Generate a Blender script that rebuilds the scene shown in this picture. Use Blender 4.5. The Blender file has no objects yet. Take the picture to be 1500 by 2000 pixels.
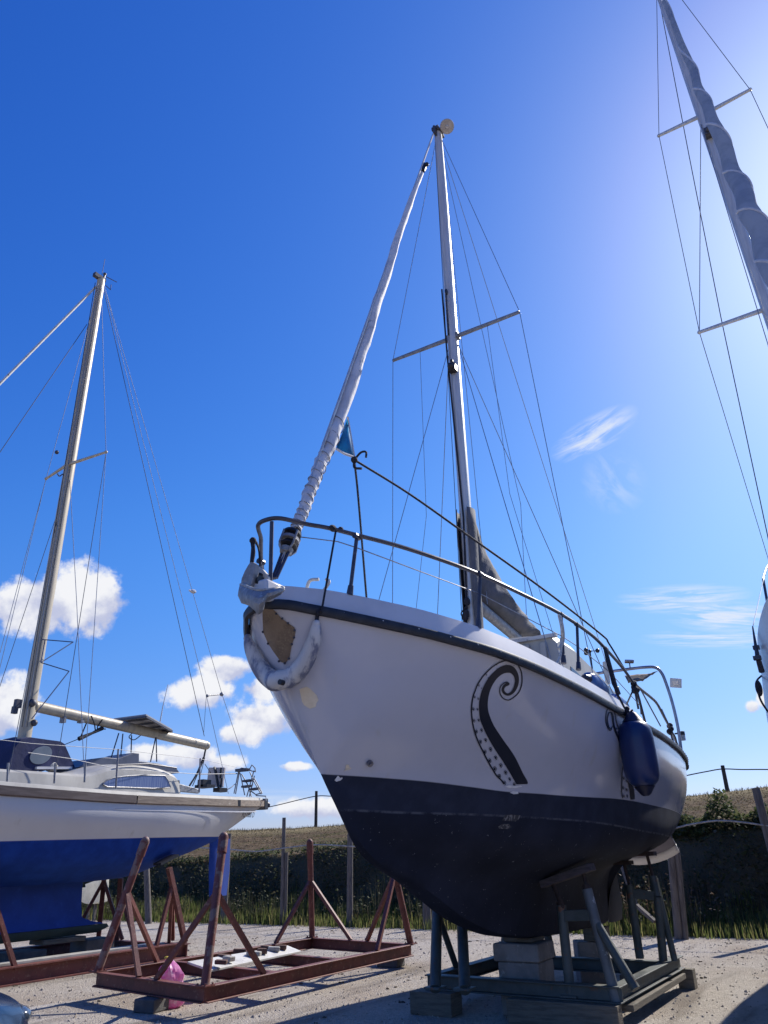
import bpy, bmesh, math, random
from mathutils import Vector, Matrix, noise, Euler
from mathutils.bvhtree import BVHTree
random.seed(7)
R = math.radians
sc = bpy.context.scene
COL = sc.collection
G = -0.14                                  # level of the gravel; x runs to the boats' port side, y runs aft, z up

# ------------------------------------------------------------------ camera
F, PI_, RO, TH = 1470.8, R(24.634), R(1.309), R(31.127)
CAM = Vector((3.051, -3.531, 1.153))
def ray(px, py):
    u2 = (px-750)/F; v2 = (1000-py)/F
    c, s = math.cos(RO), math.sin(RO)
    u = c*u2 + s*v2; v = -s*u2 + c*v2
    X, Y, Z = u, math.cos(PI_)-v*math.sin(PI_), math.sin(PI_)+v*math.cos(PI_)
    return Vector((X*math.cos(TH)-Y*math.sin(TH), X*math.sin(TH)+Y*math.cos(TH), Z))
def at_x(px, py, x):
    d = ray(px, py); return CAM + d*((x-CAM.x)/d.x)
def at_y(px, py, y):
    d = ray(px, py); return CAM + d*((y-CAM.y)/d.y)
def at_z(px, py, z):
    d = ray(px, py); return CAM + d*((z-CAM.z)/d.z)
def at_d(px, py, dist):
    return CAM + ray(px, py)*dist
cam = bpy.data.cameras.new('camera'); camo = bpy.data.objects.new('camera', cam); COL.objects.link(camo)
cam.sensor_fit = 'VERTICAL'; cam.sensor_height = 24; cam.lens = 24*F/2000; cam.clip_start = .05; cam.clip_end = 3000
fw = ray(750, 1000).normalized(); rt = (ray(760, 1000)-ray(740, 1000)).normalized(); up = rt.cross(fw)
M = Matrix((rt, up, -fw)).transposed().to_4x4(); M.translation = CAM; camo.matrix_world = M
sc.camera = camo

# ------------------------------------------------------------------ materials
def nd(nt, t, loc=None, **kw):
    n = nt.nodes.new(t)
    for k, v in kw.items():
        if k in n.inputs: n.inputs[k].default_value = v
        else: setattr(n, k, v)
    return n
def new_mat(name):
    m = bpy.data.materials.new(name); m.use_nodes = True
    nt = m.node_tree; b = nt.nodes['Principled BSDF']
    return m, nt, b
def rgba(c): return (c[0], c[1], c[2], 1)
def mixc(nt, fac, a, b):
    n = nd(nt, 'ShaderNodeMix', data_type='RGBA')
    for s, v in ((n.inputs[0], fac), (n.inputs[6], a), (n.inputs[7], b)):
        if hasattr(v, 'links'): nt.links.new(v, s)
        else: s.default_value = rgba(v) if isinstance(v, tuple) else v
    return n.outputs[2]
def ramp(nt, src, lo, hi):
    n = nd(nt, 'ShaderNodeMapRange'); n.inputs['From Min'].default_value = lo; n.inputs['From Max'].default_value = hi
    n.interpolation_type = 'SMOOTHSTEP'
    nt.links.new(src, n.inputs['Value']); return n.outputs['Result']
def noise_out(nt, scale, detail=5, rough=.6, vec=None, stretch=None):
    n = nd(nt, 'ShaderNodeTexNoise'); n.inputs['Scale'].default_value = scale; n.inputs['Detail'].default_value = detail; n.inputs['Roughness'].default_value = rough
    if vec is None:
        vec = nd(nt, 'ShaderNodeTexCoord').outputs['Object']
    if stretch:
        mp = nd(nt, 'ShaderNodeMapping'); mp.inputs['Scale'].default_value = stretch; nt.links.new(vec, mp.inputs[0]); vec = mp.outputs[0]
    nt.links.new(vec, n.inputs['Vector']); return n.outputs['Fac']
def pm(name, c1, c2=None, scale=6, rough=.5, metal=0, lo=.4, hi=.65, bump=0, bscale=40, c3=None, scale3=30, lo3=.6, hi3=.7, stretch=None, coat=0, spec=None):
    m, nt, b = new_mat(name)
    b.inputs['Roughness'].default_value = rough; b.inputs['Metallic'].default_value = metal
    if coat: b.inputs['Coat Weight'].default_value = coat; b.inputs['Coat Roughness'].default_value = .1
    if spec is not None: b.inputs['Specular IOR Level'].default_value = spec
    if c2 is None: c2 = tuple(x*.8 for x in c1)
    col = mixc(nt, ramp(nt, noise_out(nt, scale, stretch=stretch), lo, hi), c1, c2)
    if c3: col = mixc(nt, ramp(nt, noise_out(nt, scale3, stretch=stretch), lo3, hi3), col, c3)
    nt.links.new(col, b.inputs['Base Color'])
    if bump:
        bp = nd(nt, 'ShaderNodeBump'); bp.inputs['Strength'].default_value = bump; bp.inputs['Distance'].default_value = .02
        nt.links.new(noise_out(nt, bscale, stretch=stretch), bp.inputs['Height']); nt.links.new(bp.outputs[0], b.inputs['Normal'])
    return m
MT = {}
MT['steel'] = pm('brushed_steel', (.32, .32, .36), (.22, .22, .26), 8, .35, .85)
MT['grey_tube'] = pm('dull_steel_tube', (.062, .062, .085), (.045, .045, .062), 9, .42, .35, c3=(.12, .11, .11), scale3=22)
MT['alu'] = pm('mast_aluminium', (.62, .60, .56), (.50, .48, .46), 3, .38, .35, stretch=(8, 8, .6))
MT['beige'] = pm('beige_spar', (.50, .43, .31), (.40, .34, .25), 3, .42, .1, stretch=(6, 6, .7))
MT['dull_tube'] = pm('dull_grey_tube', (.22, .22, .24), (.15, .15, .17), 9, .55, 0)
MT['wire'] = pm('rigging_wire', (.34, .34, .36), (.24, .24, .26), 20, .4, .7)
MT['darkwire'] = pm('dark_rigging_wire', (.06, .06, .08), (.09, .09, .1), 20, .5, .3)
MT['rope_black'] = pm('black_rope', (.012, .012, .02), (.025, .025, .035), 60, .8, bump=.5, bscale=150)
MT['rope_blue'] = pm('blue_rope', (.015, .04, .11), (.02, .05, .14), 60, .8)
MT['rope_white'] = pm('white_rope', (.62, .6, .54), (.45, .43, .38), 40, .85, bump=.5, bscale=120)
MT['black'] = pm('black_plastic', (.012, .012, .016), (.02, .02, .026), 20, .45)
MT['rubber'] = pm('black_rubber_strip', (.011, .011, .016), (.022, .022, .028), 14, .5, c3=(.16, .15, .15), scale3=26, lo3=.7, hi3=.76)
MT['white'] = pm('white_gelcoat', (.60, .59, .60), (.53, .52, .53), 2, .35, c3=(.36, .34, .32), scale3=9, lo3=.68, hi3=.8)
MT['offwhite'] = pm('weathered_offwhite', (.44, .42, .37), (.36, .34, .30), 4, .55, c3=(.30, .27, .22), scale3=7, lo3=.66, hi3=.8, stretch=(1, 1, .35))
MT['galv'] = pm('galvanised_steel', (.28, .28, .29), (.19, .19, .20), 18, .5, .3, c3=(.46, .45, .42), scale3=26, bump=.25, bscale=30)
MT['chalkgalv'] = pm('chalky_galvanised_steel', (.50, .49, .45), (.34, .33, .31), 12, .65, .2, c3=(.2, .15, .11), scale3=18, bump=.25, bscale=30)
MT['copper'] = pm('stained_stem_plate', (.27, .195, .13), (.18, .125, .085), 5, .5, .3, c3=(.27, .205, .13), scale3=70, lo3=.5, hi3=.66, bump=.25, bscale=60)
MT['sail'] = pm('furled_sail_cloth', (.62, .61, .62), (.52, .51, .53), 6, .75, bump=.3, bscale=20, c3=(.42, .41, .42), scale3=14)
MT['clew'] = pm('blue_clew_cloth', (.03, .32, .60), (.04, .24, .48), 12, .7)
MT['cover'] = pm('grey_boom_cover', (.085, .088, .10), (.12, .12, .135), 5, .85, bump=.5, bscale=16, stretch=(1, 1, 1))
MT['fender_blue'] = pm('blue_fender_vinyl', (.010, .026, .105), (.013, .032, .125), 5, .36, bump=.05)
MT['fender_navy'] = pm('navy_fender_end', (.012, .014, .04), (.018, .02, .05), 8, .4)
MT['fender_pale'] = pm('pale_blue_fender_vinyl', (.05, .14, .38), (.04, .11, .30), 5, .4)
MT['fender_worn'] = pm('worn_white_vinyl', (.60, .58, .56), (.50, .48, .47), 4, .5, c3=(.16, .17, .24), scale3=16, lo3=.45, hi3=.63, bump=.1, stretch=(1, 1, .35))
MT['glass'] = pm('cabin_glass', (.02, .03, .06), (.03, .04, .07), 5, .08)
MT['curtain_glass'] = pm('curtained_blue_window', (.09, .13, .30), (.22, .26, .40), 9, .12, lo=.35, hi=.7, stretch=(5, 5, .15), coat=.6)
MT['red'] = pm('red_oxide_steel', (.175, .052, .040), (.115, .036, .03), 5, .62, c3=(.24, .125, .085), scale3=24, lo3=.57, hi3=.68, bump=.15, bscale=50)
MT['red_worn'] = pm('scuffed_red_oxide', (.17, .05, .04), (.24, .15, .12), 9, .6, lo=.5, hi=.56, bump=.15)
MT['green'] = pm('grey_green_steel', (.078, .09, .085), (.055, .066, .06), 6, .55, c3=(.16, .075, .04), scale3=11, lo3=.60, hi3=.70, bump=.15)
MT['green_pale'] = pm('scuffed_grey_steel', (.13, .145, .155), (.10, .11, .12), 6, .5, c3=(.42, .43, .45), scale3=9, lo3=.63, hi3=.68, bump=.1)
MT['timber'] = pm('weathered_timber', (.17, .145, .11), (.11, .095, .072), 5, .85, stretch=(1, 1, 9), bump=.4, bscale=18, c3=(.10, .075, .05), scale3=12)
MT['timber_grey'] = pm('grey_fence_timber', (.17, .145, .125), (.10, .085, .075), 5, .9, stretch=(7, 7, .7), bump=.5, bscale=16)
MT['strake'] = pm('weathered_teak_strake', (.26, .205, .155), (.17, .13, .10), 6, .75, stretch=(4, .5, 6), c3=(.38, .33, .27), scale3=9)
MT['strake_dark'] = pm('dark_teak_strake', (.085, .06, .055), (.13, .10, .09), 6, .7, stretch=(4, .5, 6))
MT['concrete'] = pm('cast_concrete', (.27, .245, .225), (.20, .18, .165), 5, .92, bump=.35, bscale=40, c3=(.36, .34, .31), scale3=16)
MT['concrete_dark'] = pm('grey_concrete', (.13, .125, .12), (.09, .088, .085), 5, .92, bump=.35, bscale=40)
MT['pale_steel'] = pm('chipped_white_paint', (.62, .60, .55), (.50, .48, .44), 7, .6, c3=(.28, .25, .21), scale3=18, lo3=.6, hi3=.68)
MT['brick'] = pm('brown_scrap', (.14, .075, .055), (.09, .05, .04), 14, .9, bump=.3)
MT['stone'] = pm('pale_scrap', (.42, .40, .36), (.30, .28, .25), 14, .9, bump=.3)
MT['pink'] = pm('pink_plastic_bag', (.86, .36, .62), (.78, .24, .52), 7, .35, c3=(.88, .68, .76), scale3=9, lo3=.5, hi3=.62, bump=.3, bscale=14)
MT['yellow'] = pm('yellow_tie', (.75, .55, .05), (.6, .42, .05), 20, .5)
MT['canvas'] = pm('navy_canvas', (.012, .018, .07), (.02, .028, .10), 4, .8, bump=.4, bscale=9)
MT['tentwin'] = pm('milky_vinyl_window', (.30, .35, .40), (.36, .41, .46), 4, .3)
MT['panelback'] = pm('solar_panel_back', (.34, .33, .33), (.27, .26, .27), 3, .5)
MT['tan'] = pm('torn_tan_canvas', (.34, .27, .20), (.24, .19, .14), 9, .9, bump=.5)
MT['carpaint'] = pm('dark_blue_car_paint', (.008, .018, .045), (.008, .02, .05), 3, .22, 0, coat=.3)
MT['car_black'] = pm('black_bumper', (.012, .014, .02), (.016, .018, .025), 8, .5)
MT['tyre'] = pm('tyre_rubber', (.015, .015, .015), (.02, .02, .02), 8, .8)
MT['lamp'] = pm('headlamp_lens', (.05, .07, .10), (.18, .2, .23), 20, .1, .2, coat=1)
MT['rimalloy'] = pm('alloy_rim', (.5, .5, .52), (.4, .4, .42), 8, .3, .9)
MT['uvstrip'] = pm('blue_grey_uv_strip', (.40, .45, .55), (.33, .38, .48), 5, .8, bump=.2)
MT['pole'] = pm('dark_utility_pole', (.05, .042, .035), (.035, .03, .026), 6, .9)
MT['fence_rope'] = pm('grey_fence_rope', (.38, .36, .33), (.26, .24, .22), 12, .9)
MT['decal'] = pm('black_decal_vinyl', (.011, .012, .022), (.014, .015, .026), 5, .35)
MT['plywood'] = pm('stained_plywood', (.55, .50, .47), (.42, .38, .35), 6, .85)
MT['patch'] = pm('bare_filler_patch', (.86, .74, .58), (.78, .66, .48), 9, .8, bump=.3)
MT['chip'] = pm('chipped_paint_primer', (.84, .82, .80), (.7, .68, .67), 20, .8)
MT['lightglass'] = pm('clear_lamp_glass', (.45, .45, .42), (.35, .35, .33), 12, .2)

def hull_mat(name, top, boot, bottom, scuff=None, rough=.13, streak=(.5, .47, .42)):
    """painted hull: the vertex attribute 'paint' holds the height above the painted line, 'boot' the height above the boot-top's lower edge"""
    m, nt, b = new_mat(name)
    def att(n):
        a = nd(nt, 'ShaderNodeAttribute'); a.attribute_name = n; return a.outputs['Fac']
    t1 = mixc(nt, ramp(nt, noise_out(nt, 1.3), .4, .7), top, tuple(x*.94 for x in top))
    t1 = mixc(nt, ramp(nt, noise_out(nt, 7, stretch=(1, 1, .12)), .60, .86), t1, streak)
    t1 = mixc(nt, ramp(nt, noise_out(nt, 17, 9, .7, stretch=(1, .35, 1)), .70, .74), t1, tuple(x*.72 for x in top))
    b1 = mixc(nt, ramp(nt, noise_out(nt, 5), .35, .7), boot, tuple(x*1.35 for x in boot))
    b2 = mixc(nt, ramp(nt, noise_out(nt, 2.2), .35, .7), bottom, tuple(x*1.5 for x in bottom))
    if scuff:
        b2 = mixc(nt, ramp(nt, noise_out(nt, 1.1), .62, .8), b2, scuff)
        b2 = mixc(nt, ramp(nt, noise_out(nt, 26, 8, .7), .655, .675), b2, (.26, .26, .28))
        b1 = mixc(nt, ramp(nt, noise_out(nt, 30, 8, .7), .74, .76), b1, (.2, .2, .21))
    def step(src, w=.004):
        return ramp(nt, src, -w, w)
    c = mixc(nt, step(att('boot')), b2, b1)
    if scuff:                                   # scum line dried on along the lower edge of the boot-top, and a faint second one
        ab = nd(nt, 'ShaderNodeMath', operation='ABSOLUTE'); nt.links.new(att('boot'), ab.inputs[0])
        ln_ = nd(nt, 'ShaderNodeMath', operation='MULTIPLY'); nt.links.new(ramp(nt, ab.outputs[0], .012, .002), ln_.inputs[0]); nt.links.new(ramp(nt, noise_out(nt, 9, 6, .7), .38, .6), ln_.inputs[1])
        c = mixc(nt, ln_.outputs[0], c, (.10, .105, .125))
    c = mixc(nt, step(att('paint')), c, t1)
    nt.links.new(c, b.inputs['Base Color'])
    mr = nd(nt, 'ShaderNodeMapRange'); nt.links.new(step(att('paint')), mr.inputs['Value']); mr.inputs['To Min'].default_value = .8; mr.inputs['To Max'].default_value = rough
    nt.links.new(mr.outputs[0], b.inputs['Roughness'])
    ms = nd(nt, 'ShaderNodeMapRange'); nt.links.new(step(att('paint')), ms.inputs['Value']); ms.inputs['To Min'].default_value = .12; ms.inputs['To Max'].default_value = .5; nt.links.new(ms.outputs[0], b.inputs['Specular IOR Level'])
    bp = nd(nt, 'ShaderNodeBump'); bp.inputs['Strength'].default_value = .06; bp.inputs['Distance'].default_value = .02
    nt.links.new(noise_out(nt, 3.5, 2), bp.inputs['Height']); nt.links.new(bp.outputs[0], b.inputs['Normal'])
    return m
MT['hull_mid'] = hull_mat('white_and_black_hull_paint', (.55, .55, .615), (.026, .031, .050), (.018, .021, .034), (.075, .068, .066))
MT['hull_left'] = hull_mat('white_and_blue_hull_paint', (.66, .65, .64), (.010, .044, .24), (.008, .041, .23), (.018, .06, .27), .42)
MT['hull_right'] = hull_mat('pale_grey_hull_paint', (.60, .60, .60), (.03, .04, .1), (.03, .04, .1), None, .3)
MT['blue_bottom'] = pm('blue_antifouling', (.009, .046, .26), (.012, .06, .33), 3, .8, c3=(.02, .07, .36), scale3=12)
MT['green_foot'] = pm('dark_green_antifouling', (.012, .03, .022), (.016, .038, .03), 4, .6)
MT['keel_dark'] = pm('black_antifouling', (.018, .021, .033), (.024, .027, .038), 3, .6, c3=(.07, .06, .05), scale3=5, lo3=.62, hi3=.75)

def translucent(m, f):
    nt = m.node_tree; b = nt.nodes['Principled BSDF']; t = nd(nt, 'ShaderNodeBsdfTranslucent'); mx = nd(nt, 'ShaderNodeMixShader'); mx.inputs[0].default_value = f
    nt.links.new(b.inputs['Base Color'].links[0].from_socket, t.inputs[0]); nt.links.new(b.outputs[0], mx.inputs[1]); nt.links.new(t.outputs[0], mx.inputs[2]); nt.links.new(mx.outputs[0], nt.nodes['Material Output'].inputs[0]); return m
translucent(MT['uvstrip'], .6); translucent(MT['clew'], .5); translucent(MT['pink'], .35); translucent(MT['canvas'], .08); translucent(MT['tentwin'], .5); translucent(MT['tan'], .3)

# ------------------------------------------------------------------ mesh helpers
class MB:
    def __init__(s): s.v = []; s.f = []
    def add(s, vs, fs):
        n = len(s.v); s.v += [tuple(v) for v in vs]; s.f += [tuple(i+n for i in f) for f in fs]
    def box(s, c, size, rot=None, taper=1):
        hx, hy, hz = (x/2 for x in size); vs = []
        for z in (-1, 1):
            k = taper if z > 0 else 1
            for x, y in ((-1, -1), (1, -1), (1, 1), (-1, 1)):
                p = Vector((x*hx*k, y*hy*k, z*hz))
                if rot is not None: p = rot @ p
                vs.append(p+Vector(c))
        s.add(vs, [(3, 2, 1, 0), (4, 5, 6, 7), (0, 1, 5, 4), (1, 2, 6, 5), (2, 3, 7, 6), (3, 0, 4, 7)]); return s
    def beam(s, a, b, w, h, upv=(0, 0, 1)):
        a = Vector(a); b = Vector(b); d = (b-a).normalized(); u = Vector(upv)
        if abs(d.dot(u)) > .98: u = Vector((0, 1, 0))
        x = d.cross(u).normalized(); y = x.cross(d)
        vs = [p+x*(i*w/2)+y*(j*h/2) for p in (a, b) for i, j in ((-1, -1), (1, -1), (1, 1), (-1, 1))]
        s.add(vs, [(3, 2, 1, 0), (4, 5, 6, 7), (0, 1, 5, 4), (1, 2, 6, 5), (2, 3, 7, 6), (3, 0, 4, 7)]); return s
    def ibeam(s, a, b, w, h, t=.012):
        """rolled steel channel/I section lying along a-b, flanges top and bottom"""
        a = Vector(a); b = Vector(b); z = Vector((0, 0, h/2-t/2))
        s.beam(a+z, b+z, w, t); s.beam(a-z, b-z, w, t); s.beam(a, b, t, h-2*t); return s
    def tube(s, pts, r, n=8, ry=None, caps=True, closed=False, upv=None):
        pts = [Vector(p) for p in pts]; m = len(pts)
        rr = r if isinstance(r, (list, tuple)) else [r]*m
        q = ry if isinstance(ry, (list, tuple)) else ([ry]*m if ry else rr)
        vs = []; prev = None
        for i, p in enumerate(pts):
            if closed: d = (pts[(i+1) % m]-pts[i-1]).normalized()
            else: d = (pts[min(i+1, m-1)]-pts[max(i-1, 0)]).normalized()
            if upv is not None: x = Vector(upv)-d*d.dot(Vector(upv)); x.normalize()
            elif prev is None:
                a = Vector((0, 0, 1)) if abs(d.z) < .9 else Vector((0, 1, 0)); x = d.cross(a).normalized()
            else:
                x = prev-d*prev.dot(d); x.normalize()
            prev = x; y = d.cross(x)
            for k in range(n):
                an = 2*math.pi*k/n; vs.append(p+x*(math.cos(an)*rr[i])+y*(math.sin(an)*q[i]))
        fs = []
        for i in range(m if closed else m-1):
            j = (i+1) % m
            for k in range(n):
                k2 = (k+1) % n; fs.append((i*n+k, i*n+k2, j*n+k2, j*n+k))
        if caps and not closed: fs.append(tuple(range(n-1, -1, -1))); fs.append(tuple((m-1)*n+k for k in range(n)))
        s.add(vs, fs); return s
    def rope(s, pts, r, n=6, sub=6): return s.tube(curve(pts, sub), r, n)
    def ball(s, c, r, n=10, sc_=(1, 1, 1)):
        c = Vector(c); vs = []; fs = []; m = n//2+1
        for i in range(m+1):
            a = math.pi*i/m
            for k in range(n):
                b = 2*math.pi*k/n; vs.append(c+Vector((math.sin(a)*math.cos(b)*r*sc_[0], math.sin(a)*math.sin(b)*r*sc_[1], math.cos(a)*r*sc_[2])))
        for i in range(m):
            for k in range(n): fs.append((i*n+k, (i+1)*n+k, (i+1)*n+(k+1) % n, i*n+(k+1) % n))
        s.add(vs, fs); return s
    def grid(s, rows, flip=False):
        n = len(rows[0]); vs = [p for r in rows for p in r]; fs = []
        for i in range(len(rows)-1):
            for k in range(n-1):
                f = (i*n+k, i*n+k+1, (i+1)*n+k+1, (i+1)*n+k); fs.append(f[::-1] if flip else f)
        s.add(vs, fs); return s
    def prism(s, poly, off):
        """polygon (3D points) given the thickness vector off"""
        n = len(poly); off = Vector(off); vs = [Vector(p) for p in poly]+[Vector(p)+off for p in poly]
        fs = [tuple(range(n-1, -1, -1)), tuple(range(n, 2*n))]+[(i, (i+1) % n, n+(i+1) % n, n+i) for i in range(n)]
        s.add(vs, fs); return s
    def build(s, name, m, parent=None, smooth=True, angle=38, bevel=0, solid=0, seg=2):
        me = bpy.data.meshes.new(name); me.from_pydata(s.v, [], s.f); me.update()
        bm = bmesh.new(); bm.from_mesh(me); bmesh.ops.recalc_face_normals(bm, faces=bm.faces); bm.to_mesh(me); bm.free()
        return link(name, me, m, parent, smooth, angle, bevel, solid, seg)
def link(name, me, m, parent=None, smooth=True, angle=38, bevel=0, solid=0, seg=2):
    o = bpy.data.objects.new(name, me); COL.objects.link(o)
    me.materials.append(MT[m] if isinstance(m, str) else m)
    if smooth:
        for p in me.polygons: p.use_smooth = True
        me.set_sharp_from_angle(angle=R(angle))
    if parent is not None: adopt(o, parent)
    if solid:
        md = o.modifiers.new('solid', 'SOLIDIFY'); md.thickness = solid; md.offset = 0
    if bevel:
        md = o.modifiers.new('bevel', 'BEVEL'); md.width = bevel; md.segments = seg; md.limit_method = 'ANGLE'
    return o
def wloc(o):
    # parts are modelled in world coordinates, so only the thing at the root carries an offset
    return o.location if o.parent is None else Vector((0, 0, 0))
def adopt(o, parent):
    o.parent = parent; o.matrix_parent_inverse = Matrix.Translation(-wloc(parent))
def curve(pts, sub=8, closed=False):
    pts = [Vector(p) for p in pts]; out = []; n = len(pts)
    if n < 3: return pts
    for i in range(n if closed else n-1):
        p1, p2 = pts[i], pts[(i+1) % n]
        p0 = pts[i-1] if (i > 0 or closed) else p1*2-p2
        p3 = pts[(i+2) % n] if (i+2 < n or closed) else p2*2-p1
        for k in range(sub):
            t = k/sub
            out.append(.5*((2*p1)+(p2-p0)*t+(2*p0-5*p1+4*p2-p3)*t*t+(3*p1-p0-3*p2+p3)*t**3))
    if not closed: out.append(pts[-1])
    return out
def tag(o, label, cat, group=None, kind=None):
    if label: o['label'] = label
    if cat: o['category'] = cat
    if group: o['group'] = group
    if kind: o['kind'] = kind
    return o
def thing(name, loc, label, cat, group=None):
    o = bpy.data.objects.new(name, None); COL.objects.link(o); o.location = loc; o.empty_display_size = .1
    return tag(o, label, cat, group)
def copy_thing(o, delta, label, group=None):
    c = o.copy(); COL.objects.link(c); c.location = o.location+Vector(delta); c['label'] = label
    if group: c['group'] = group
    for ch in list(o.children):
        d = ch.copy(); COL.objects.link(d); d.parent = c
        for g in list(ch.children):
            e = g.copy(); COL.objects.link(e); e.parent = d
    return c
def interp(x, tab):
    """monotone cubic through (x,y) pairs"""
    n = len(tab)
    if x <= tab[0][0]: return tab[0][1]
    if x >= tab[-1][0]: return tab[-1][1]
    i = max(k for k in range(n-1) if tab[k][0] <= x)
    def sl(k): return (tab[k+1][1]-tab[k][1])/(tab[k+1][0]-tab[k][0])
    def m(k):
        if k == 0: return sl(0)
        if k == n-1: return sl(n-2)
        a, b = sl(k-1), sl(k)
        return 0 if a*b <= 0 else 2*a*b/(a+b)
    h = tab[i+1][0]-tab[i][0]; t = (x-tab[i][0])/h; y0, y1 = tab[i][1], tab[i+1][1]; m0, m1 = m(i)*h, m(i+1)*h
    return y0*(2*t**3-3*t*t+1)+m0*(t**3-2*t*t+t)+y1*(-2*t**3+3*t*t)+m1*(t**3-t*t)

# ------------------------------------------------------------------ hulls
def section(T, s, n=44):
    b = interp(s, T['b']); zs = interp(s, T['zs']); zk = interp(s, T['zk']); zw = T['zw']; kt = interp(s, T['kt'])
    if zk > zw-.012:
        h = zs-zk; f = T.get('vee', ((.85, .22), (.58, .52), (.30, .80), (.10, .95)))
        if 'vee2' in T:
            u = min(1, max(0, (s-.25)/.40)); f = [(a0+(a1-a0)*u, c) for (a0, c), (a1, c1) in zip(f, T['vee2'])]
        pts = [(b, zs)]+[(b*a, zs-h*c) for a, c in f]+[(0, zk)]
    else:
        bw = interp(s, T['bw']); bb = interp(s, T['bb']); zb = interp(s, T['zb']); kr = interp(s, T['kr']); zr = interp(s, T['zr'])
        fl = T.get('flare', 0)
        pts = [(b, zs), (b*.5+bw*.5+.035+fl, zs*.5+zw*.5), (bw, zw), (bb, zb), (kr, zr), (kt, zk), (0, zk-.001)]
    P = curve([Vector((a, 0, c)) for a, c in pts], 10)
    for p in P:
        p.x = max(p.x, 0); p.z = max(p.z, zk-.001)
    L = [0]
    for i in range(1, len(P)): L.append(L[-1]+(P[i]-P[i-1]).length)
    out = []; j = 0
    for k in range(n):
        u = L[-1]*k/(n-1)
        while j < len(L)-2 and L[j+1] < u: j += 1
        d = L[j+1]-L[j]; t = (u-L[j])/d if d > 1e-9 else 0
        q = P[j].lerp(P[j+1], min(1, max(0, t))); out.append((q.x, q.z))
    return out
def make_hull(T, stations, xc, name, mat, parent, paint, boot):
    mb = MB(); rows = []
    for s in stations:
        S = section(T, s)
        rows.append([Vector((xc+a, s, z)) for a, z in S]+[Vector((xc-a, s, z)) for a, z in S[::-1][1:]])
    mb.grid(rows)
    n = len(rows[0]); k = (len(rows)-1)*n
    mid = len(mb.v); last = rows[-1]
    mb.v.append((xc, last[0].y, last[0].z)); mb.f += [(k+i, k+i+1, mid) for i in range(n-1)]
    o = mb.build(name, mat, parent, angle=50)
    me = o.data
    A = me.attributes.new('paint', 'FLOAT', 'POINT'); B = me.attributes.new('boot', 'FLOAT', 'POINT')
    for i, v in enumerate(me.vertices):
        A.data[i].value = v.co.z-paint(v.co.y); B.data[i].value = v.co.z-boot(v.co.y)
    return o
def frange(a, b, st):
    n = max(1, int(round((b-a)/st))); return [a+(b-a)*i/n for i in range(n+1)]

# ================================================================== main sailboat
TM = dict(zw=1.654,
 b=[(0, .05), (.05, .15), (.15, .24), (.3, .37), (.55, .56), (.9, .79), (1.36, .99), (2.0, 1.11), (3, 1.18), (4, 1.2), (5, 1.2), (6.1, 1.15), (7.2, 1.03), (8.0, .88)],
 zs=[(0, 2.628), (.5, 2.55), (1.2, 2.464), (2.5, 2.385), (4, 2.325), (6, 2.277), (8, 2.238)],
 zk=[(0, 2.60), (.1, 2.49), (.22, 2.3), (.31, 2.15), (.41, 1.985), (.53, 1.81), (.655, 1.65), (.9, 1.39), (1.09, 1.22), (1.34, 1.10), (1.69, .985), (2.06, .85), (2.38, .725), (2.73, .62), (3.1, .54), (4, .45), (5, .425), (6.3, .41), (6.34, 1.0), (7, 1.03), (8, 1.12)],
 bw=[(.65, .0), (.9, .11), (1.1, .21), (1.36, .35), (2, .63), (2.6, .82), (3.5, 1.0), (4.5, 1.08), (5.5, 1.07), (6.5, .99), (7.3, .88), (8, .74)],
 bb=[(.65, 0), (.9, .06), (1.36, .21), (2.3, .52), (3.63, .86), (5.2, .92), (6.4, .8), (7.2, .67), (8, .52)],
 zb=[(.65, 1.652), (.9, 1.52), (1.36, 1.36), (2.3, 1.24), (3.63, 1.18), (5.2, 1.2), (6.4, 1.25), (7.2, 1.3), (8, 1.34)],
 kr=[(.65, 0), (.9, .03), (1.36, .09), (2.3, .2), (3.63, .30), (5.2, .26), (6.3, .17), (7.2, .13), (8, .1)],
 zr=[(.65, 1.651), (.9, 1.45), (1.36, 1.21), (2.3, 1.0), (3.63, .92), (5.2, .93), (6.3, 1.0), (6.34, 1.05), (7.2, 1.1), (8, 1.16)],
 kt=[(0, .0), (.65, .0), (1.36, .05), (2.3, .09), (4, .1), (5.5, .08), (6.3, .035), (6.35, .03), (8, .03)],
 vee=((.88, .22), (.66, .50), (.40, .76), (.15, .94)), vee2=((.80, .22), (.55, .50), (.27, .76), (.06, .94)))
boat = thing('sailboat', (0, 4, G), 'white sailboat with black octopus tentacles on its side, propped up on the grey-green cradle', 'sailboat')
st_m = frange(0, .3, .02)+frange(.33, .9, .03)+frange(.95, 6.28, .0725)+[6.3, 6.34]+frange(6.4, 8, .08)
hull0 = make_hull(TM, st_m, 0, 'hull', 'hull_mid', boat, lambda s: 1.65, lambda s: 1.4)
me = hull0.data
bvh = BVHTree.FromPolygons([v.co.copy() for v in me.vertices], [tuple(p.vertices) for p in me.polygons])
def on_hull(px, py, off=0):
    d = ray(px, py).normalized(); h = bvh.ray_cast(CAM, d)
    if h[0] is None:
        # nearest point of the hull to the ray
        best = None
        for k in range(30, 110):
            p = CAM+d*(k*.1); q = bvh.find_nearest(p)
            if best is None or q[3] < best[0]: best = (q[3], q[0], q[1])
        loc, nrm = best[1], best[2]
    else: loc, nrm = h[0], h[1]
    if nrm.dot(d) > 0: nrm = -nrm
    return loc+nrm*off, nrm
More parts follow.
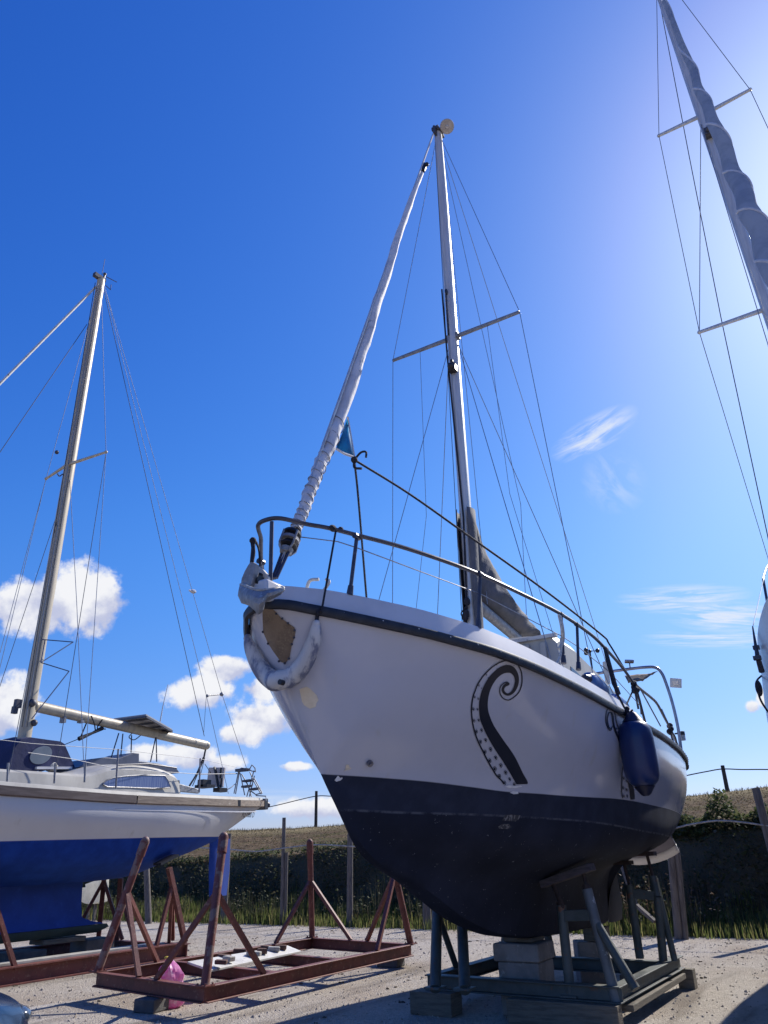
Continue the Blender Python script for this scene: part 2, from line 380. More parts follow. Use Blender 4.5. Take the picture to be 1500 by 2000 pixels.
# the painted waterline and the lower edge of the boot-top, as heights along the hull
def line_heights(pix):
    t = sorted((p.y, p.z) for p in (on_hull(*q)[0] for q in pix)); out = [t[0]]
    for a in t[1:]:
        if a[0] > out[-1][0]+.08: out.append(a)
    return out
wl = line_heights([(632, 1512), (700, 1516), (770, 1521), (840, 1527), (920, 1537), (1000, 1547), (1050, 1550), (1100, 1554), (1150, 1557), (1204, 1560), (1250, 1567), (1290, 1576), (1322, 1586)])
bt = line_heights([(668, 1582), (720, 1584), (780, 1587), (860, 1589), (950, 1592), (1040, 1597), (1120, 1602), (1200, 1612), (1260, 1624), (1300, 1632)])
print('WL', [(round(a, 2), round(b, 2)) for a, b in wl]); print('BT', [(round(a, 2), round(b, 2)) for a, b in bt])
A = me.attributes['paint']; B = me.attributes['boot']
for i, v in enumerate(me.vertices):
    A.data[i].value = v.co.z-interp(v.co.y, wl); B.data[i].value = v.co.z-interp(v.co.y, bt)
def sheer(s, side=1, inset=0, dz=0): return Vector((side*(interp(s, TM['b'])-inset), s, interp(s, TM['zs'])+dz))
ss = frange(0, .3, .03)+frange(.36, 8, .12)
# rub rail: black rubber strip round the sheer
mb = MB()
for side in (1, -1):
    rows = []
    for s in ss:
        p = sheer(s, side); q = sheer(min(8, s+.02), side); w = sheer(max(0, s-.02), side); d = (q-w); d.z = 0; d.normalize(); nrm = Vector((d.y, -d.x, 0))*side
        if s < .02: nrm = (nrm+Vector((0, -1, 0))).normalized()
        rows.append([p+nrm*.002+Vector((0, 0, .025)), p+nrm*.026+Vector((0, 0, .024)), p+nrm*.038, p+nrm*.026+Vector((0, 0, -.034)), p+nrm*.0-Vector((0, 0, .036))])
    mb.grid(rows)
# strip turns down round the transom corner
for side in (1, -1):
    c = sheer(8, side)
    mb.tube(curve([c+Vector((side*.01, -.03, -.005)), c+Vector((side*.0, .035, -.02)), c+Vector((-side*.05, .05, -.05)), c+Vector((-side*.4, .06, -.05)), Vector((0, 8.07, c.z-.05))], 6), .034, 8)
mb.tube([Vector((-.06, .0, 2.625)), Vector((0, -.03, 2.63)), Vector((.06, .0, 2.625))], .032, 8)
rr_ = mb.build('rub_rail', 'rubber', boat, angle=60)
mb = MB()
for s_ in frange(.1, 7.9, .21): mb.ball(sheer(s_, 1, -.037, .002), .007, 6)
o = mb.build('screw', 'pale_steel', rr_); o['kind'] = 'stuff'
# toe rail (white upstand) and deck
mb = MB()
def toe_h(s): return interp(s, [(0, .12), (.35, .17), (.9, .178), (1.5, .168), (3, .155), (4.0, .15), (4.5, .13), (4.7, .06), (8, .05)])
for side in (1, -1):
    mb.grid([[sheer(s, side, .0, .024), sheer(s, side, .02+.1*min(s, .3), toe_h(s)), sheer(s, side, .05+.12*min(s, .3), toe_h(s)+.008), sheer(s, side, .08+.14*min(s, .3), toe_h(s)-.02), sheer(s, side, .1+.15*min(s, .3), .02)] for s in ss])
mb.build('toe_rail', 'white', boat, angle=45)
mb = MB()
mb.grid([[Vector((x*max(0.004, interp(s, TM['b'])-.09-.1*min(s, .3)), s, interp(s, TM['zs'])+.03+.05*(1-x*x))) for x in (-1, -.6, -.2, .2, .6, 1)] for s in ss])
mb.build('deck', 'white', boat)
# white bow block at the stem head that carries the stay and anchor roller
mb = MB(); mb.box((0, .06, 2.70), (.2, .3, .14)); mb.build('bow_fitting', 'white', boat, bevel=.02)

def on_rail(px, py, side=1, inset=.06):
    """point above the sheer plan-curve where the line of sight crosses it"""
    d = ray(px, py); best = None; prev = None
    for k in range(0, 801):
        s = k*.01; x = side*(interp(s, TM['b'])-inset)
        t = (s-CAM.y)/d.y; f = CAM.x+d.x*t-x
        if prev is not None and f*prev[0] <= 0:
            p = CAM+d*t
            return p
        prev = (f, s)
    # tangent: closest
    k = min(range(801), key=lambda k: abs(CAM.x+d.x*((k*.01-CAM.y)/d.y)-side*(interp(k*.01, TM['b'])-inset)))
    return CAM+d*((k*.01-CAM.y)/d.y)

# stem plate
def decal(name, poly, m, parent, off=.004, cuts=5, solid=0):
    bm = bmesh.new(); vs = [bm.verts.new((x, y, 0)) for x, y in poly]; bm.faces.new(vs)
    bmesh.ops.triangulate(bm, faces=bm.faces)
    for _ in range(cuts):
        long = [e for e in bm.edges if e.calc_length() > 9]
        if not long: break
        bmesh.ops.subdivide_edges(bm, edges=long, cuts=1); bmesh.ops.triangulate(bm, faces=bm.faces)
    for v in bm.verts:
        v.co = on_hull(v.co.x, v.co.y, off)[0]
    me = bpy.data.meshes.new(name); bm.to_mesh(me); bm.free()
    return link(name, me, m, parent, angle=80, solid=solid)
C5 = lambda pts: [(460+x*.16, 1080+y*.16) for x, y in pts]
plate = decal('stem_plate', C5([(335, 650), (420, 640), (500, 725), (560, 790), (640, 850), (720, 905), (735, 950), (722, 1030), (692, 1110), (660, 1280), (610, 1345), (560, 1325), (470, 1200), (400, 1090), (345, 960), (338, 800)]), 'copper', boat, .006)
mb = MB()
for x, y in C5([(440, 672), (500, 735), (572, 795), (643, 852), (722, 938), (716, 1028), (690, 1112), (655, 1285), (606, 1340), (540, 1315), (408, 1100), (345, 955)]):
    p, n = on_hull(x, y, .009); mb.ball(p, .008, 8)
o = mb.build('rivet', 'darkwire', plate); o['kind'] = 'stuff'
# filler patch and chips
decal('filler_patch', [(585, 1346), (592, 1343), (600, 1341), (607, 1346), (613, 1352), (619, 1358), (622, 1367), (618, 1373), (617, 1380), (610, 1378), (606, 1376), (606, 1384), (600, 1381), (594, 1377), (590, 1370), (588, 1360)], 'patch', boat, .003)
C4 = lambda pts: [(560+x*.14, 1340+y*.14) for x, y in pts]
decal('paint_chip', C4([(665, 1310), (690, 1275), (712, 1245), (720, 1285), (748, 1280), (770, 1268), (776, 1290), (745, 1315), (690, 1332)]), 'chip', boat, .003)
decal('paint_chip', C4([(790, 1185), (815, 1155), (820, 1100), (840, 1088), (868, 1100), (875, 1135), (900, 1140), (870, 1165), (830, 1170)]), 'patch', boat, .003)
decal('paint_chip', [(995, 1548), (1002, 1545), (1011, 1546), (1012, 1550), (1003, 1551)], 'chip', boat, .003)
decal('paint_chip', [(985, 1536), (993, 1533), (1000, 1534), (1008, 1535), (1016, 1533), (1019, 1536), (1006, 1538), (993, 1538)], 'chip', boat, .006)
mb = MB(); p, n = on_hull(721, 1489, .004)
mb.tube([p, p+n*.02], .022, 12); mb.tube([p+n*.018, p+n*.03], .012, 10); mb.build('skin_fitting', 'steel', boat)
# scraped label area on the antifouling
for poly in ([(980, 1602), (986, 1592), (1000, 1591), (1016, 1592), (1013, 1600), (1006, 1604), (992, 1603)], [(973, 1614), (980, 1609), (994, 1609), (990, 1614), (999, 1615), (992, 1619), (974, 1618)]):
    decal('scraped_patch', poly, pm('scraped_antifouling', (.04, .04, .045), (.20, .19, .19), 40, .8, lo=.52, hi=.6, stretch=(1, 1, .5)), boat, .003)

# octopus tentacle graphic
C7 = lambda x, y: (900+x*.145, 1270+y*.145)
T1 = [((745, 1803), (893, 1800), (575, 1800)), ((720, 1760), (893, 1760), (545, 1750)), ((640, 1620), (830, 1650), (480, 1690)), ((560, 1490), (750, 1480), (420, 1595)), ((480, 1370), (672, 1350), (352, 1475)), ((400, 1240), (585, 1230), (287, 1345)), ((340, 1130), (510, 1120), (228, 1225)), ((290, 1020), (440, 1010), (178, 1080)), ((255, 920), (395, 910), (148, 930)), ((242, 800), (362, 800), (140, 780)), ((245, 690), (360, 680), (158, 630)), ((270, 570), (380, 570), (190, 540)), ((310, 470), (420, 470), (228, 445)), ((370, 370), (480, 380), (325, 310)), ((440, 290), (545, 325), (465, 190)), ((530, 220), (600, 303), (610, 135)), ((630, 195), (660, 303), (735, 165)), ((710, 225), (705, 340), (805, 275)), ((760, 300), (725, 400), (820, 380)), ((778, 380), (722, 440), (812, 470)), ((770, 460), (705, 500), (778, 560)), ((735, 540), (675, 550), (715, 625)), ((680, 595), (630, 578), (640, 668)), ((620, 610), (595, 560), (572, 648)), ((565, 580), (580, 530), (530, 595)), ((545, 530), (595, 490), (519, 535)), ((560, 480), (640, 470), (533, 480)), ((600, 440), (652, 450), (580, 435)), ((630, 428), (645, 432), (625, 424))]
def strip(mb, A_, B_, off, n=4, sub=3):
    a = curve([Vector((x, y, 0)) for x, y in A_], sub); b = curve([Vector((x, y, 0)) for x, y in B_], sub)
    mb.grid([[on_hull(*p.lerp(q, k/n).xy, off)[0] for k in range(n+1)] for p, q in zip(a, b)])
def stroke(mb, P, w, off, sub=3):
    a = curve([Vector((x, y, 0)) for x, y in P], sub); rows = []
    for i, p in enumerate(a):
        d = (a[min(i+1, len(a)-1)]-a[max(i-1, 0)]).normalized(); nn = Vector((-d.y, d.x, 0)); ww = w(i/len(a)) if callable(w) else w
        rows.append([on_hull(*(p+nn*ww*k).xy, off)[0] for k in (-.5, .5)])
    mb.grid(rows)
def sucker(mb, x, y, r, off, ring=True):
    def disc(r0, r1, a0=0, a1=6.2832, n=12):
        rows = [[on_hull(x+math.cos(a0+(a1-a0)*k/n)*rr*.8, y+math.sin(a0+(a1-a0)*k/n)*rr, off)[0] for rr in (r0, r1)] for k in range(n+1)]
        mb.grid(rows)
    disc(0.01, r*.52)
    if ring: disc(r*.76, r*1.02, -2.7, 1.7)
mb = MB(); strip(mb, [C7(*a) for a, b, c in T1], [C7(*b) for a, b, c in T1], .0045)
stroke(mb, [C7(*c) for a, b, c in T1], lambda u: 3.0-1.2*u, .005)
# sparse edge bumps and suckers
for (x, y, r) in [(580, 1785, 30), (710, 1805, 26), (510, 1695, 32), (650, 1735, 26), (450, 1595, 33), (595, 1645, 30), (383, 1485, 30), (530, 1550, 30), (317, 1365, 29), (463, 1445, 30), (257, 1230, 28), (393, 1332, 30), (203, 1093, 26), (327, 1207, 27), (170, 945, 25), (272, 1075, 25), (160, 790, 24), (233, 940, 22), (178, 627, 20), (217, 793, 20), (235, 470, 18), (228, 650, 17), (335, 325, 16), (272, 507, 14), (478, 195, 14), (362, 367, 13), (612, 140, 13), (480, 240, 11), (735, 172, 12), (603, 187, 10), (805, 280, 10), (710, 202, 9), (778, 293, 8), (785, 455, 7), (705, 595, 7), (585, 625, 6)]:
    sucker(mb, *C7(x, y), r*.145, .0055, r > 15)
mb.build('tentacle_graphic', 'decal', boat, angle=80)
# second tentacle, partly behind the hanging fender
C3 = lambda x, y: (1170+x*.125, 1350+y*.125)
mb = MB()
Pc = [(208, 545), (178, 585), (145, 555), (127, 480), (125, 410), (150, 335), (185, 335), (208, 400), (215, 480), (240, 590), (275, 680), (330, 800), (385, 960), (430, 1120), (455, 1280), (475, 1420), (505, 1540), (520, 1690)]
Wc = [10, 20, 18, 18, 18, 22, 22, 30, 28, 30, 34, 40, 46, 52, 56, 60, 74, 70]
a_ = []; b_ = []
for i, (x, y) in enumerate(Pc):
    p0 = Vector(Pc[max(i-1, 0)]); p1 = Vector(Pc[min(i+1, len(Pc)-1)]); d = (p1-p0).normalized(); nn = Vector((-d.y, d.x))*Wc[i]/2
    a_.append(C3(x+nn.x, y+nn.y)); b_.append(C3(x-nn.x, y-nn.y))
strip(mb, a_, b_, .0045, 2, 2)
stroke(mb, [C3(*p) for p in [(300, 590), (262, 470), (240, 350), (215, 265), (168, 230), (130, 270), (105, 350), (98, 430), (115, 540), (160, 612), (195, 590)]], 1.7, .005, 2)
stroke(mb, [C3(*p) for p in [(370, 1140), (352, 1280), (352, 1400), (345, 1560), (362, 1670)]], 1.7, .005, 2)
for x, y, r in [(265, 585, 16), (290, 640, 18), (385, 1215, 22), (440, 1250, 20), (375, 1360, 26), (425, 1400, 24), (365, 1510, 26), (420, 1540, 26), (380, 1640, 24), (430, 1640, 24)]:
    sucker(mb, *C3(x, y), r*.125, .0055)
mb.build('tentacle_graphic', 'decal', boat, angle=80)

# rudder and stern lip
mb = MB()
def foil(mb, secs):
    """secs: list of (z, y0, y1, half thickness, x)"""
    rows = []
    for z, y0, y1, h, x in secs:
        pts = [(0, 0), (.12, .75), (.35, 1), (.7, .6), (1, .06)]
        loop = [(y0+(y1-y0)*u, h*w) for u, w in pts]+[(y0+(y1-y0)*u, -h*w) for u, w in pts[::-1]]
        rows.append([Vector((x+w, y, z)) for y, w in loop]+[Vector((x+loop[0][1], loop[0][0], z))])
    mb.grid(rows); n = len(rows[0])
    for k, r in ((0, rows[0]), (1, rows[-1])):
        mb.add(r[:-1], [tuple(range(n-1))])
foil(mb, [(.40, 6.44, 6.98, .035, 0), (.55, 6.43, 7.08, .045, 0), (.85, 6.46, 7.02, .05, 0), (1.08, 6.55, 6.95, .05, 0)])
mb.build('rudder', 'keel_dark', boat)
mb = MB(); mb.tube([Vector((0, 6.36, .42)), Vector((0, 6.40, 1.02))], .016, 8); mb.build('lit_gap_rod', 'pale_steel', boat)  # white rod puts the lit gap between keel and rudder into colour
def lip(s, e): return [Vector((x, s+.10*(1-(x/.58)**2), 1.03+e+.15*abs(x/.58)**2)) for x in [(-.58+1.16*k/24) for k in range(25)]]
mb = MB(); mb.grid([lip(7.55, .22), lip(7.76, .16), lip(7.95, .06)]); mb.build('stern_skirt', pm('violet_shade', (.10, .09, .13), (.13, .12, .16), 5, .5), boat, solid=.03)  # band's shade put into violet-grey colour, the lit lip below stays white
mb = MB(); mb.grid([lip(7.955, .055), lip(8.02, .01), lip(8.10, -.035)]); mb.build('stern_lip', 'white', boat, solid=.03)

# pulpit and side rails (port side seen along its length, starboard side mirrored)
rp = [(1326, 1462), (1310, 1425), (1297, 1400), (1283, 1374), (1270, 1361), (1240, 1336), (1215, 1303), (1180, 1264), (1150, 1236), (1090, 1196), (1000, 1151), (930, 1119), (860, 1093), (780, 1067), (700, 1046), (640, 1031), (600, 1024)]
port = [on_rail(*p) for p in rp]
print('port rail', [(round(p.x, 2), round(p.y, 2), round(p.z, 2)) for p in port])
loop = [Vector((.1, .03, 3.22)), Vector((0, 0, 3.225)), Vector((-.1, .03, 3.22))]
rail_p = port+loop+[Vector((-p.x, p.y, p.z)) for p in port[::-1]]
mb = MB(); mb.tube(curve(rail_p, 5), .0155, 8); mb.build('top_rail', 'grey_tube', boat)
def both(f):
    for sd in (1, -1): f(sd)
def mir(p, sd): return Vector((p.x*sd, p.y, p.z))
stp = [((697, 1048), (683, 1163)), ((938, 1122), (934, 1228)), ((1096, 1200), (1101, 1296)), ((1127, 1220), (1130, 1308)), ((1183, 1267), (1208, 1356)), ((1241, 1338), (1264, 1426))]
for a, b in stp:
    p = on_rail(*a); q = on_rail(*b)
    for sd in (1, -1):
        mb = MB(); A_, B_ = mir(p, sd), mir(q, sd); d = (A_-B_)
        mb.tube([B_, B_+d*.16, B_+d*.17, A_], [.024, .019, .0135, .0135], 8); mb.tube([A_-Vector((0, .03, 0)), A_+Vector((0, .03, 0))], .021, 8); mb.build('stanchion', 'grey_tube', boat)
mb = MB(); mb.tube([at_x(531, 1019, .05), at_x(528, 1142, .05)], .0135, 8); mb.ball(at_x(528, 1142, .05), .025, 8); mb.build('stanchion', 'grey_tube', boat)
mb = MB(); mb.tube([at_x(496, 1052, -.13), at_x(491, 1108, -.13)], .0135, 8); mb.build('stanchion', 'grey_tube', boat)
ll = [on_rail(*p) for p in ((660, 1058), (697, 1070), (938, 1160), (1098, 1243), (1130, 1264), (1190, 1312), (1250, 1378))]
for sd in (1, -1):
    mb = MB(); pts = [mir(p, sd) for p in ll]
    if sd == 1: pts = [at_x(588, 1049, .04)]+pts
    mb.tube(pts, .004, 5); mb.build('lifeline', 'wire', boat)
mb = MB()
q = on_rail(650, 1032); mb.ball(q, .026, 8, (1, 1.5, .9)); mb.ball(q+Vector((.03, .05, 0)), .022, 8)
mb.build('lashing', 'rope_black', boat)

# mast and standing rigging
MY = 3.21
mast = MB(); mast.tube([Vector((0, MY, 2.42)), Vector((0, MY, 8.9)), Vector((0, MY, 10.3))], [.062, .060, .05], 14, ry=[.085, .08, .062], upv=(1, 0, 0))
mast = mast.build('mast', 'alu', boat)
mb = MB(); mb.box((0, MY, 10.32), (.1, .2, .05)); mb.box((0, MY-.08, 10.26), (.03, .1, .14)); mb.tube([Vector((.02, MY+.05, 10.3)), Vector((.12, MY+.02, 10.36))], .012, 6)
mb.build('masthead_fitting', 'darkwire', mast)
c = at_y(873, 247, MY); dn = (CAM-c).normalized(); dn = (dn+Vector((0, 0, -.4))).normalized()
mb = MB(); mb.tube([c-dn*.02, c-dn*.012, c+dn*.012, c+dn*.02], [.05, .098, .098, .09], 20)
for k in range(8):
    v = dn.orthogonal().normalized(); v.rotate(Matrix.Rotation(k*math.pi/4, 3, dn)); mb.tube([c+dn*.022, c+dn*.022+v*.09], .004, 5)
mb.tube([c+dn*.02, c+dn*.05], [.03, .02], 8); mb.build('radar_reflector', 'plywood', mast)
zs_ = 6.80
for sd in (1, -1):
    mb = MB(); mb.tube([Vector((sd*.05, MY, zs_)), Vector((sd*.85, MY+.02, zs_+.02))], [.024, .018], 8, ry=[.03, .022])
    mb.box((sd*.06, MY, zs_), (.05, .08, .07)); mb.build('spreader', 'galv', mast)
mb = MB(); mb.tube([Vector((-.06, MY-.09, 7.5))]+[at_y(874, 700, MY-.1), at_y(905, 1010, MY-.1), at_y(912, 1190, MY-.1)], .011, 6); mb.tube([at_y(871, 575, MY-.1), at_y(876, 655, MY-.09)], .008, 6); mb.build('mast_cable', 'rope_black', mast)
c = at_y(884, 719, MY-.11); mb = MB(); mb.box(c, (.09, .09, .10)); mb.ball(c+Vector((0, -.05, 0)), .042, 10); mb.tube([c+Vector((0, 0, .05)), c+Vector((0, -.02, .11))], .02, 8); mb.build('deck_light', 'black', mast, bevel=.008)
c = at_y(872, 570, MY-.09); mb = MB(); mb.ball(c, .03, 8, (.6, 1, 1.5)); mb.build('halyard_block', 'black', mast)
mb = MB()
for x, y in ((918, 1175), (916, 1198), (914, 1205)):
    mb.ball(at_y(x-6, y, MY-.12), .035, 8, (1, 1, 1.3))
mb.rope([at_y(915, 1180, MY-.13), at_y(901, 1197, MY-.15), at_y(906, 1206, MY-.14), at_y(917, 1203, MY-.12)], .007)
mb.build('winch_coil', 'rope_black', mast)
top = Vector((0, MY, 10.2))
def wire(name, pts, r=.0042, m='wire', parent=None):
    mb = MB(); mb.tube(pts, r, 5); return mb.build(name, m, parent or boat)
for sd in (1, -1):
    tip = Vector((sd*.85, MY+.02, zs_+.02)); ch = sheer(3.4, sd, .1, .05)
    wire('shroud', [top+Vector((sd*.05, 0, -.06)), tip, ch])
    u = Vector((sd*.06, MY, zs_-.12))
    wire('shroud', [u, sheer(2.5, sd, .12, .05)]); wire('shroud', [u, sheer(4.25, sd, .12, .05)])
    wire('flag_halyard', [Vector((sd*.45, MY, zs_)), Vector((sd*.5, MY+.05, 4.6)), sheer(3.3, sd, .3, .1)], .003)
wire('backstay', [top+Vector((0, .08, 0)), Vector((.25, 7.9, 2.35))])
wire('topping_lift', [top+Vector((0, .06, -.05)), at_x(1017, 985, .0), at_x(1030, 1235, 0)], .004)
wire('halyard', [top+Vector((.03, .05, -.1)), at_y(952, 1180, 3.45)], .0035)
wire('halyard', [top+Vector((-.03, -.05, -.1)), Vector((-.05, MY-.16, 3.2))], .0035, 'rope_black')
# forestay, furler and furled headsail
s0 = at_x(543, 1118, 0); s1 = at_x(846, 262, 0); sd_ = s1-s0
def stay(px, py): 
    return at_x(px, py, 0)
wire('forestay', [s0, s1], .013, 'alu')
jib_p = [stay(*p) for p in ((577, 1034), (590, 1003), (607, 955), (628, 905), (655, 840), (690, 740), (722, 640), (757, 530), (792, 420), (824, 338))]
jib_r = [.036, .040, .043, .046, .054, .053, .048, .042, .037, .024]
pts = curve(jib_p, 10); n = len(pts); mb = MB(); rr = [interp(i/10, [(k, r) for k, r in enumerate(jib_r)]) for i in range(n)]
rows = []
for i, p in enumerate(pts):
    d = (pts[min(i+1, n-1)]-pts[max(i-1, 0)]).normalized(); x = Vector((1, 0, 0)); y = d.cross(x)
    row = []
    for k in range(17):
        a = 2*math.pi*k/16; w = rr[i]*(1+.10*math.sin(a*1+i*.55)+.22*noise.noise(Vector((math.cos(a)*1.2, math.sin(a)*1.2, i*.21))))
        w += (.010 if i < 42 else .004)*max(0, math.sin(i*2.0+a))**3
        row.append(p+(x*math.cos(a)+y*math.sin(a))*w)
    rows.append(row)
mb.grid(rows); jib = mb.build('furled_jib', 'sail', boat, angle=70)
seam = []
for i in range(0, 42*8):
    u = i/8; i0 = int(u); p = pts[i0].lerp(pts[i0+1], u-i0); a = -u*2.0+.6; d = (pts[i0+1]-pts[i0]).normalized(); x = Vector((1, 0, 0)); y = d.cross(x)
    seam.append(p+(x*math.cos(a)+y*math.sin(a))*(rr[i0]*1.05+.003))
mb = MB(); mb.tube(seam, .0036, 5); mb.build('sail_seam', 'galv', jib)
mb = MB(); c = stay(827, 328); mb.tube([c-sd_.normalized()*.09, c+sd_.normalized()*.09], .035, 10); mb.ball(c+Vector((.05, 0, .03)), .03, 8); mb.build('halyard_swivel', 'black', boat)
P = [at_x(679, 815, .02), at_x(684, 845, .05), at_x(692, 893, .08), at_x(672, 886, .06), at_x(656, 876, .02), at_x(668, 848, 0)]
mb = MB(); c = sum(P, Vector())/6
mb.add(P+[c+Vector((.03, 0, 0))], [(i, (i+1) % 6, 6) for i in range(6)]); mb.build('clew_patch', 'clew', jib, solid=.006)
mb = MB(); mb.tube([P[0], P[1], P[2]], .010, 6); mb.tube([P[2], P[3], P[4]], .010, 6); mb.build('clew_edge', 'sail', jib)
dc = stay(566, 1056); ax = (stay(571, 1040)-stay(558, 1075)).normalized()
mb = MB(); mb.tube([dc-ax*.06, dc-ax*.055, dc-ax*.05, dc-ax*.045, dc+ax*.045, dc+ax*.05, dc+ax*.07], [.03, .066, .066, .042, .042, .066, .066], 18)
drum = mb.build('furler_drum', 'black', boat, angle=30)
mb = MB()
for k in range(4):
    v = ax.orthogonal().normalized(); v.rotate(Matrix.Rotation(k*math.pi/2+.4, 3, ax)); mb.tube([dc+ax*.06+v*.068, dc-ax*.06+v*.068, dc-ax*.11+v*.04], .008, 6)
mb.tube([dc-ax*.115, dc-ax*.08], [.04, .048], 12); mb.tube([dc-ax*.012, dc+ax*.012], .069, 18); mb.build('drum_cage', 'galv', drum)
mb = MB(); e = stay(536, 1130)
for k in (-1, 1): mb.tube([dc-ax*.1+Vector((k*.03, 0, 0)), e+Vector((k*.018, 0, 0))], .011, 6)
mb.tube([dc-ax*.1, e], .012, 6); mb.build('toggle', 'grey_tube', drum)

# jib sheets
cl = at_x(692, 898, .08)
mb = MB(); mb.rope([cl, at_x(700, 975, -.05), at_x(716, 1170, -.25)], .009)
mb.rope([cl, at_x(800, 965, .3), at_x(920, 1050, .65), at_x(1060, 1150, .95), at_x(1173, 1238, 1.12), at_x(1190, 1258, 1.12), at_x(1222, 1310, 1.12), at_x(1240, 1335, 1.1)], .0095)
mb.rope([cl, cl+Vector((.05, .02, .06)), cl+Vector((.10, .02, .05)), cl+Vector((.1, .02, .0))], .009); mb.ball(cl, .03, 8); mb.rope([cl, cl+Vector((.0, .0, -.07)), cl+Vector((.06, .02, -.09))], .01)
mb.build('jib_sheet', 'rope_black', boat)

# boom under its grey cover
boomA = Vector((0, MY+.1, 3.5)); boomB = at_x(1012, 1248, 0)
mb = MB(); mb.tube([boomA, boomB], .05, 12, ry=.065); mb.build('boom', 'galv', boat)
up_ = [at_x(926, 1012, 0), at_x(940, 1062, 0), at_x(957, 1105, 0), at_x(980, 1150, 0), at_x(1010, 1192, 0), at_x(1032, 1222, 0), at_x(1041, 1240, 0)]
lo_ = [at_x(925, 1118, 0), at_x(932, 1150, 0), at_x(945, 1178, 0), at_x(965, 1198, 0), at_x(990, 1221, 0), at_x(1010, 1238, 0), at_x(1030, 1246, 0)]
ua, la = curve(up_, 6), curve(lo_, 6); rows = []
for i, (a, b) in enumerate(zip(ua, la)):
    row = []; h = (a-b).length
    for k in range(25):
        an = 2*math.pi*k/24; f = .5-.5*math.cos(an); p = b.lerp(a, f)
        w = (.05+.095*min(1, i/14))*abs(math.sin(an))**.75*(1 if f < .6 else 1-.5*(f-.6)/.4)
        w *= 1+.30*noise.noise(Vector((f*5, i*.35, 2)))
        row.append(p+Vector((math.copysign(w, math.sin(an)), .015*noise.noise(Vector((f*7, i*.3, 9))), 0)))
    rows.append(row)
mb = MB(); mb.grid(rows); mb.build('boom_cover', 'cover', boat, angle=75)
mb = MB()
rows = []
for i in range(12):
    z = 2.75+i*.16; rows.append([Vector((math.cos(a)*(.095+.012*noise.noise(Vector((a, z*3, 1)))), MY+math.sin(a)*(.125+.02*noise.noise(Vector((a, z*2, 5)))), z)) for a in [(-.9+k*(math.pi+1.8)/14) for k in range(15)]])
mb.grid(rows); mb.build('mast_boot', 'cover', boat, solid=.006)

# coachroof
cab = [(3.48, 2.40), (3.53, 3.08), (3.6, 3.12), (4.04, 3.10), (4.8, 2.97), (5.7, 2.78), (6.3, 2.68), (6.36, 2.35)]
mb = MB(); rows = []
for y, z in cab:
    w = interp(y, [(3.3, .72), (4.5, .75), (6.4, .76)]); zt = z
    rows.append([Vector((x*w, y, 2.35+(zt-2.35)*f+cz)) for x, f, cz in ((1.1, 0, 0), (1.03, .5, 0), (1, .92, 0), (.94, 1, 0), (.5, 1, .04), (0, 1, .055), (-.5, 1, .04), (-.94, 1, 0), (-1, .92, 0), (-1.03, .5, 0), (-1.1, 0, 0))])
mb.grid(rows); coach = mb.build('coachroof', 'offwhite', boat, angle=28)
mb = MB(); mb.beam((-.74, 3.515, 3.10), (.74, 3.515, 3.10), .05, .035); mb.build('roof_trim', 'pale_steel', coach)
for x0 in (-.5, .02, .38, .6):
    mb = MB(); mb.box((x0, 3.485, 2.78), (.16 if x0 < .5 else .06, .03, .52)); mb.build('front_panel', 'offwhite', coach, bevel=.006)
for y0, y1 in ((3.75, 4.75), (4.95, 5.75)):
    for sd in (1, -1):
        mb = MB(); w0 = interp(y0, [(3.3, .72), (4.5, .75), (6.4, .76)]); w1 = interp(y1, [(3.3, .72), (4.5, .75), (6.4, .76)])
        mb.prism([Vector((sd*(w0*1.035), y0, 2.60)), Vector((sd*w1*1.035, y1, 2.52)), Vector((sd*w1*1.012, y1-.06, 2.68)), Vector((sd*w0*1.012, y0+.05, 2.84))], (sd*.012, 0, 0)); mb.build('window', 'glass', coach)
def text(name, body, m, parent, loc, ax_x, ax_y, size):
    cu = bpy.data.curves.new(name, 'FONT'); cu.body = body; cu.size = size; cu.extrude = .001
    tmp = bpy.data.objects.new(name, cu); o = bpy.data.objects.new(name, bpy.data.meshes.new_from_object(tmp)); bpy.data.objects.remove(tmp); COL.objects.link(o); o.data.materials.clear(); o.data.materials.append(MT[m])
    x = Vector(ax_x).normalized(); y = Vector(ax_y); y = (y-x*y.dot(x)).normalized(); z = x.cross(y)
    Mx = Matrix((x, y, z)).transposed().to_4x4(); Mx.translation = Vector(loc)
    o.parent = parent; o.matrix_parent_inverse = Matrix.Translation(-wloc(parent)); o.matrix_basis = Mx; return o
text('name_lettering', 'MUL', 'galv', coach, (.782, 5.80, 2.58), (0, 1, -.03), (0, 0, 1), .17)
# anemometer
c = at_x(1152, 1272, .5); mb = MB(); mb.tube([Vector((c.x, c.y, 2.95)), c], .010, 6)
for k in range(3):
    a = k*2.094+.3; v = Vector((math.cos(a)*.09, math.sin(a)*.09, 0)); mb.tube([c, c+v], .005, 5); mb.ball(c+v, .028, 8)
mb.ball(c, .022, 8); mb.build('anemometer', 'black', boat)
c = at_x(1182, 1296, .6); mb = MB(); mb.tube([c-Vector((0, 0, .25)), c-Vector((0, 0, .03)), c+Vector((0, 0, .02))], [.03, .035, .03], 10); mb.build('vent', 'pale_steel', boat)

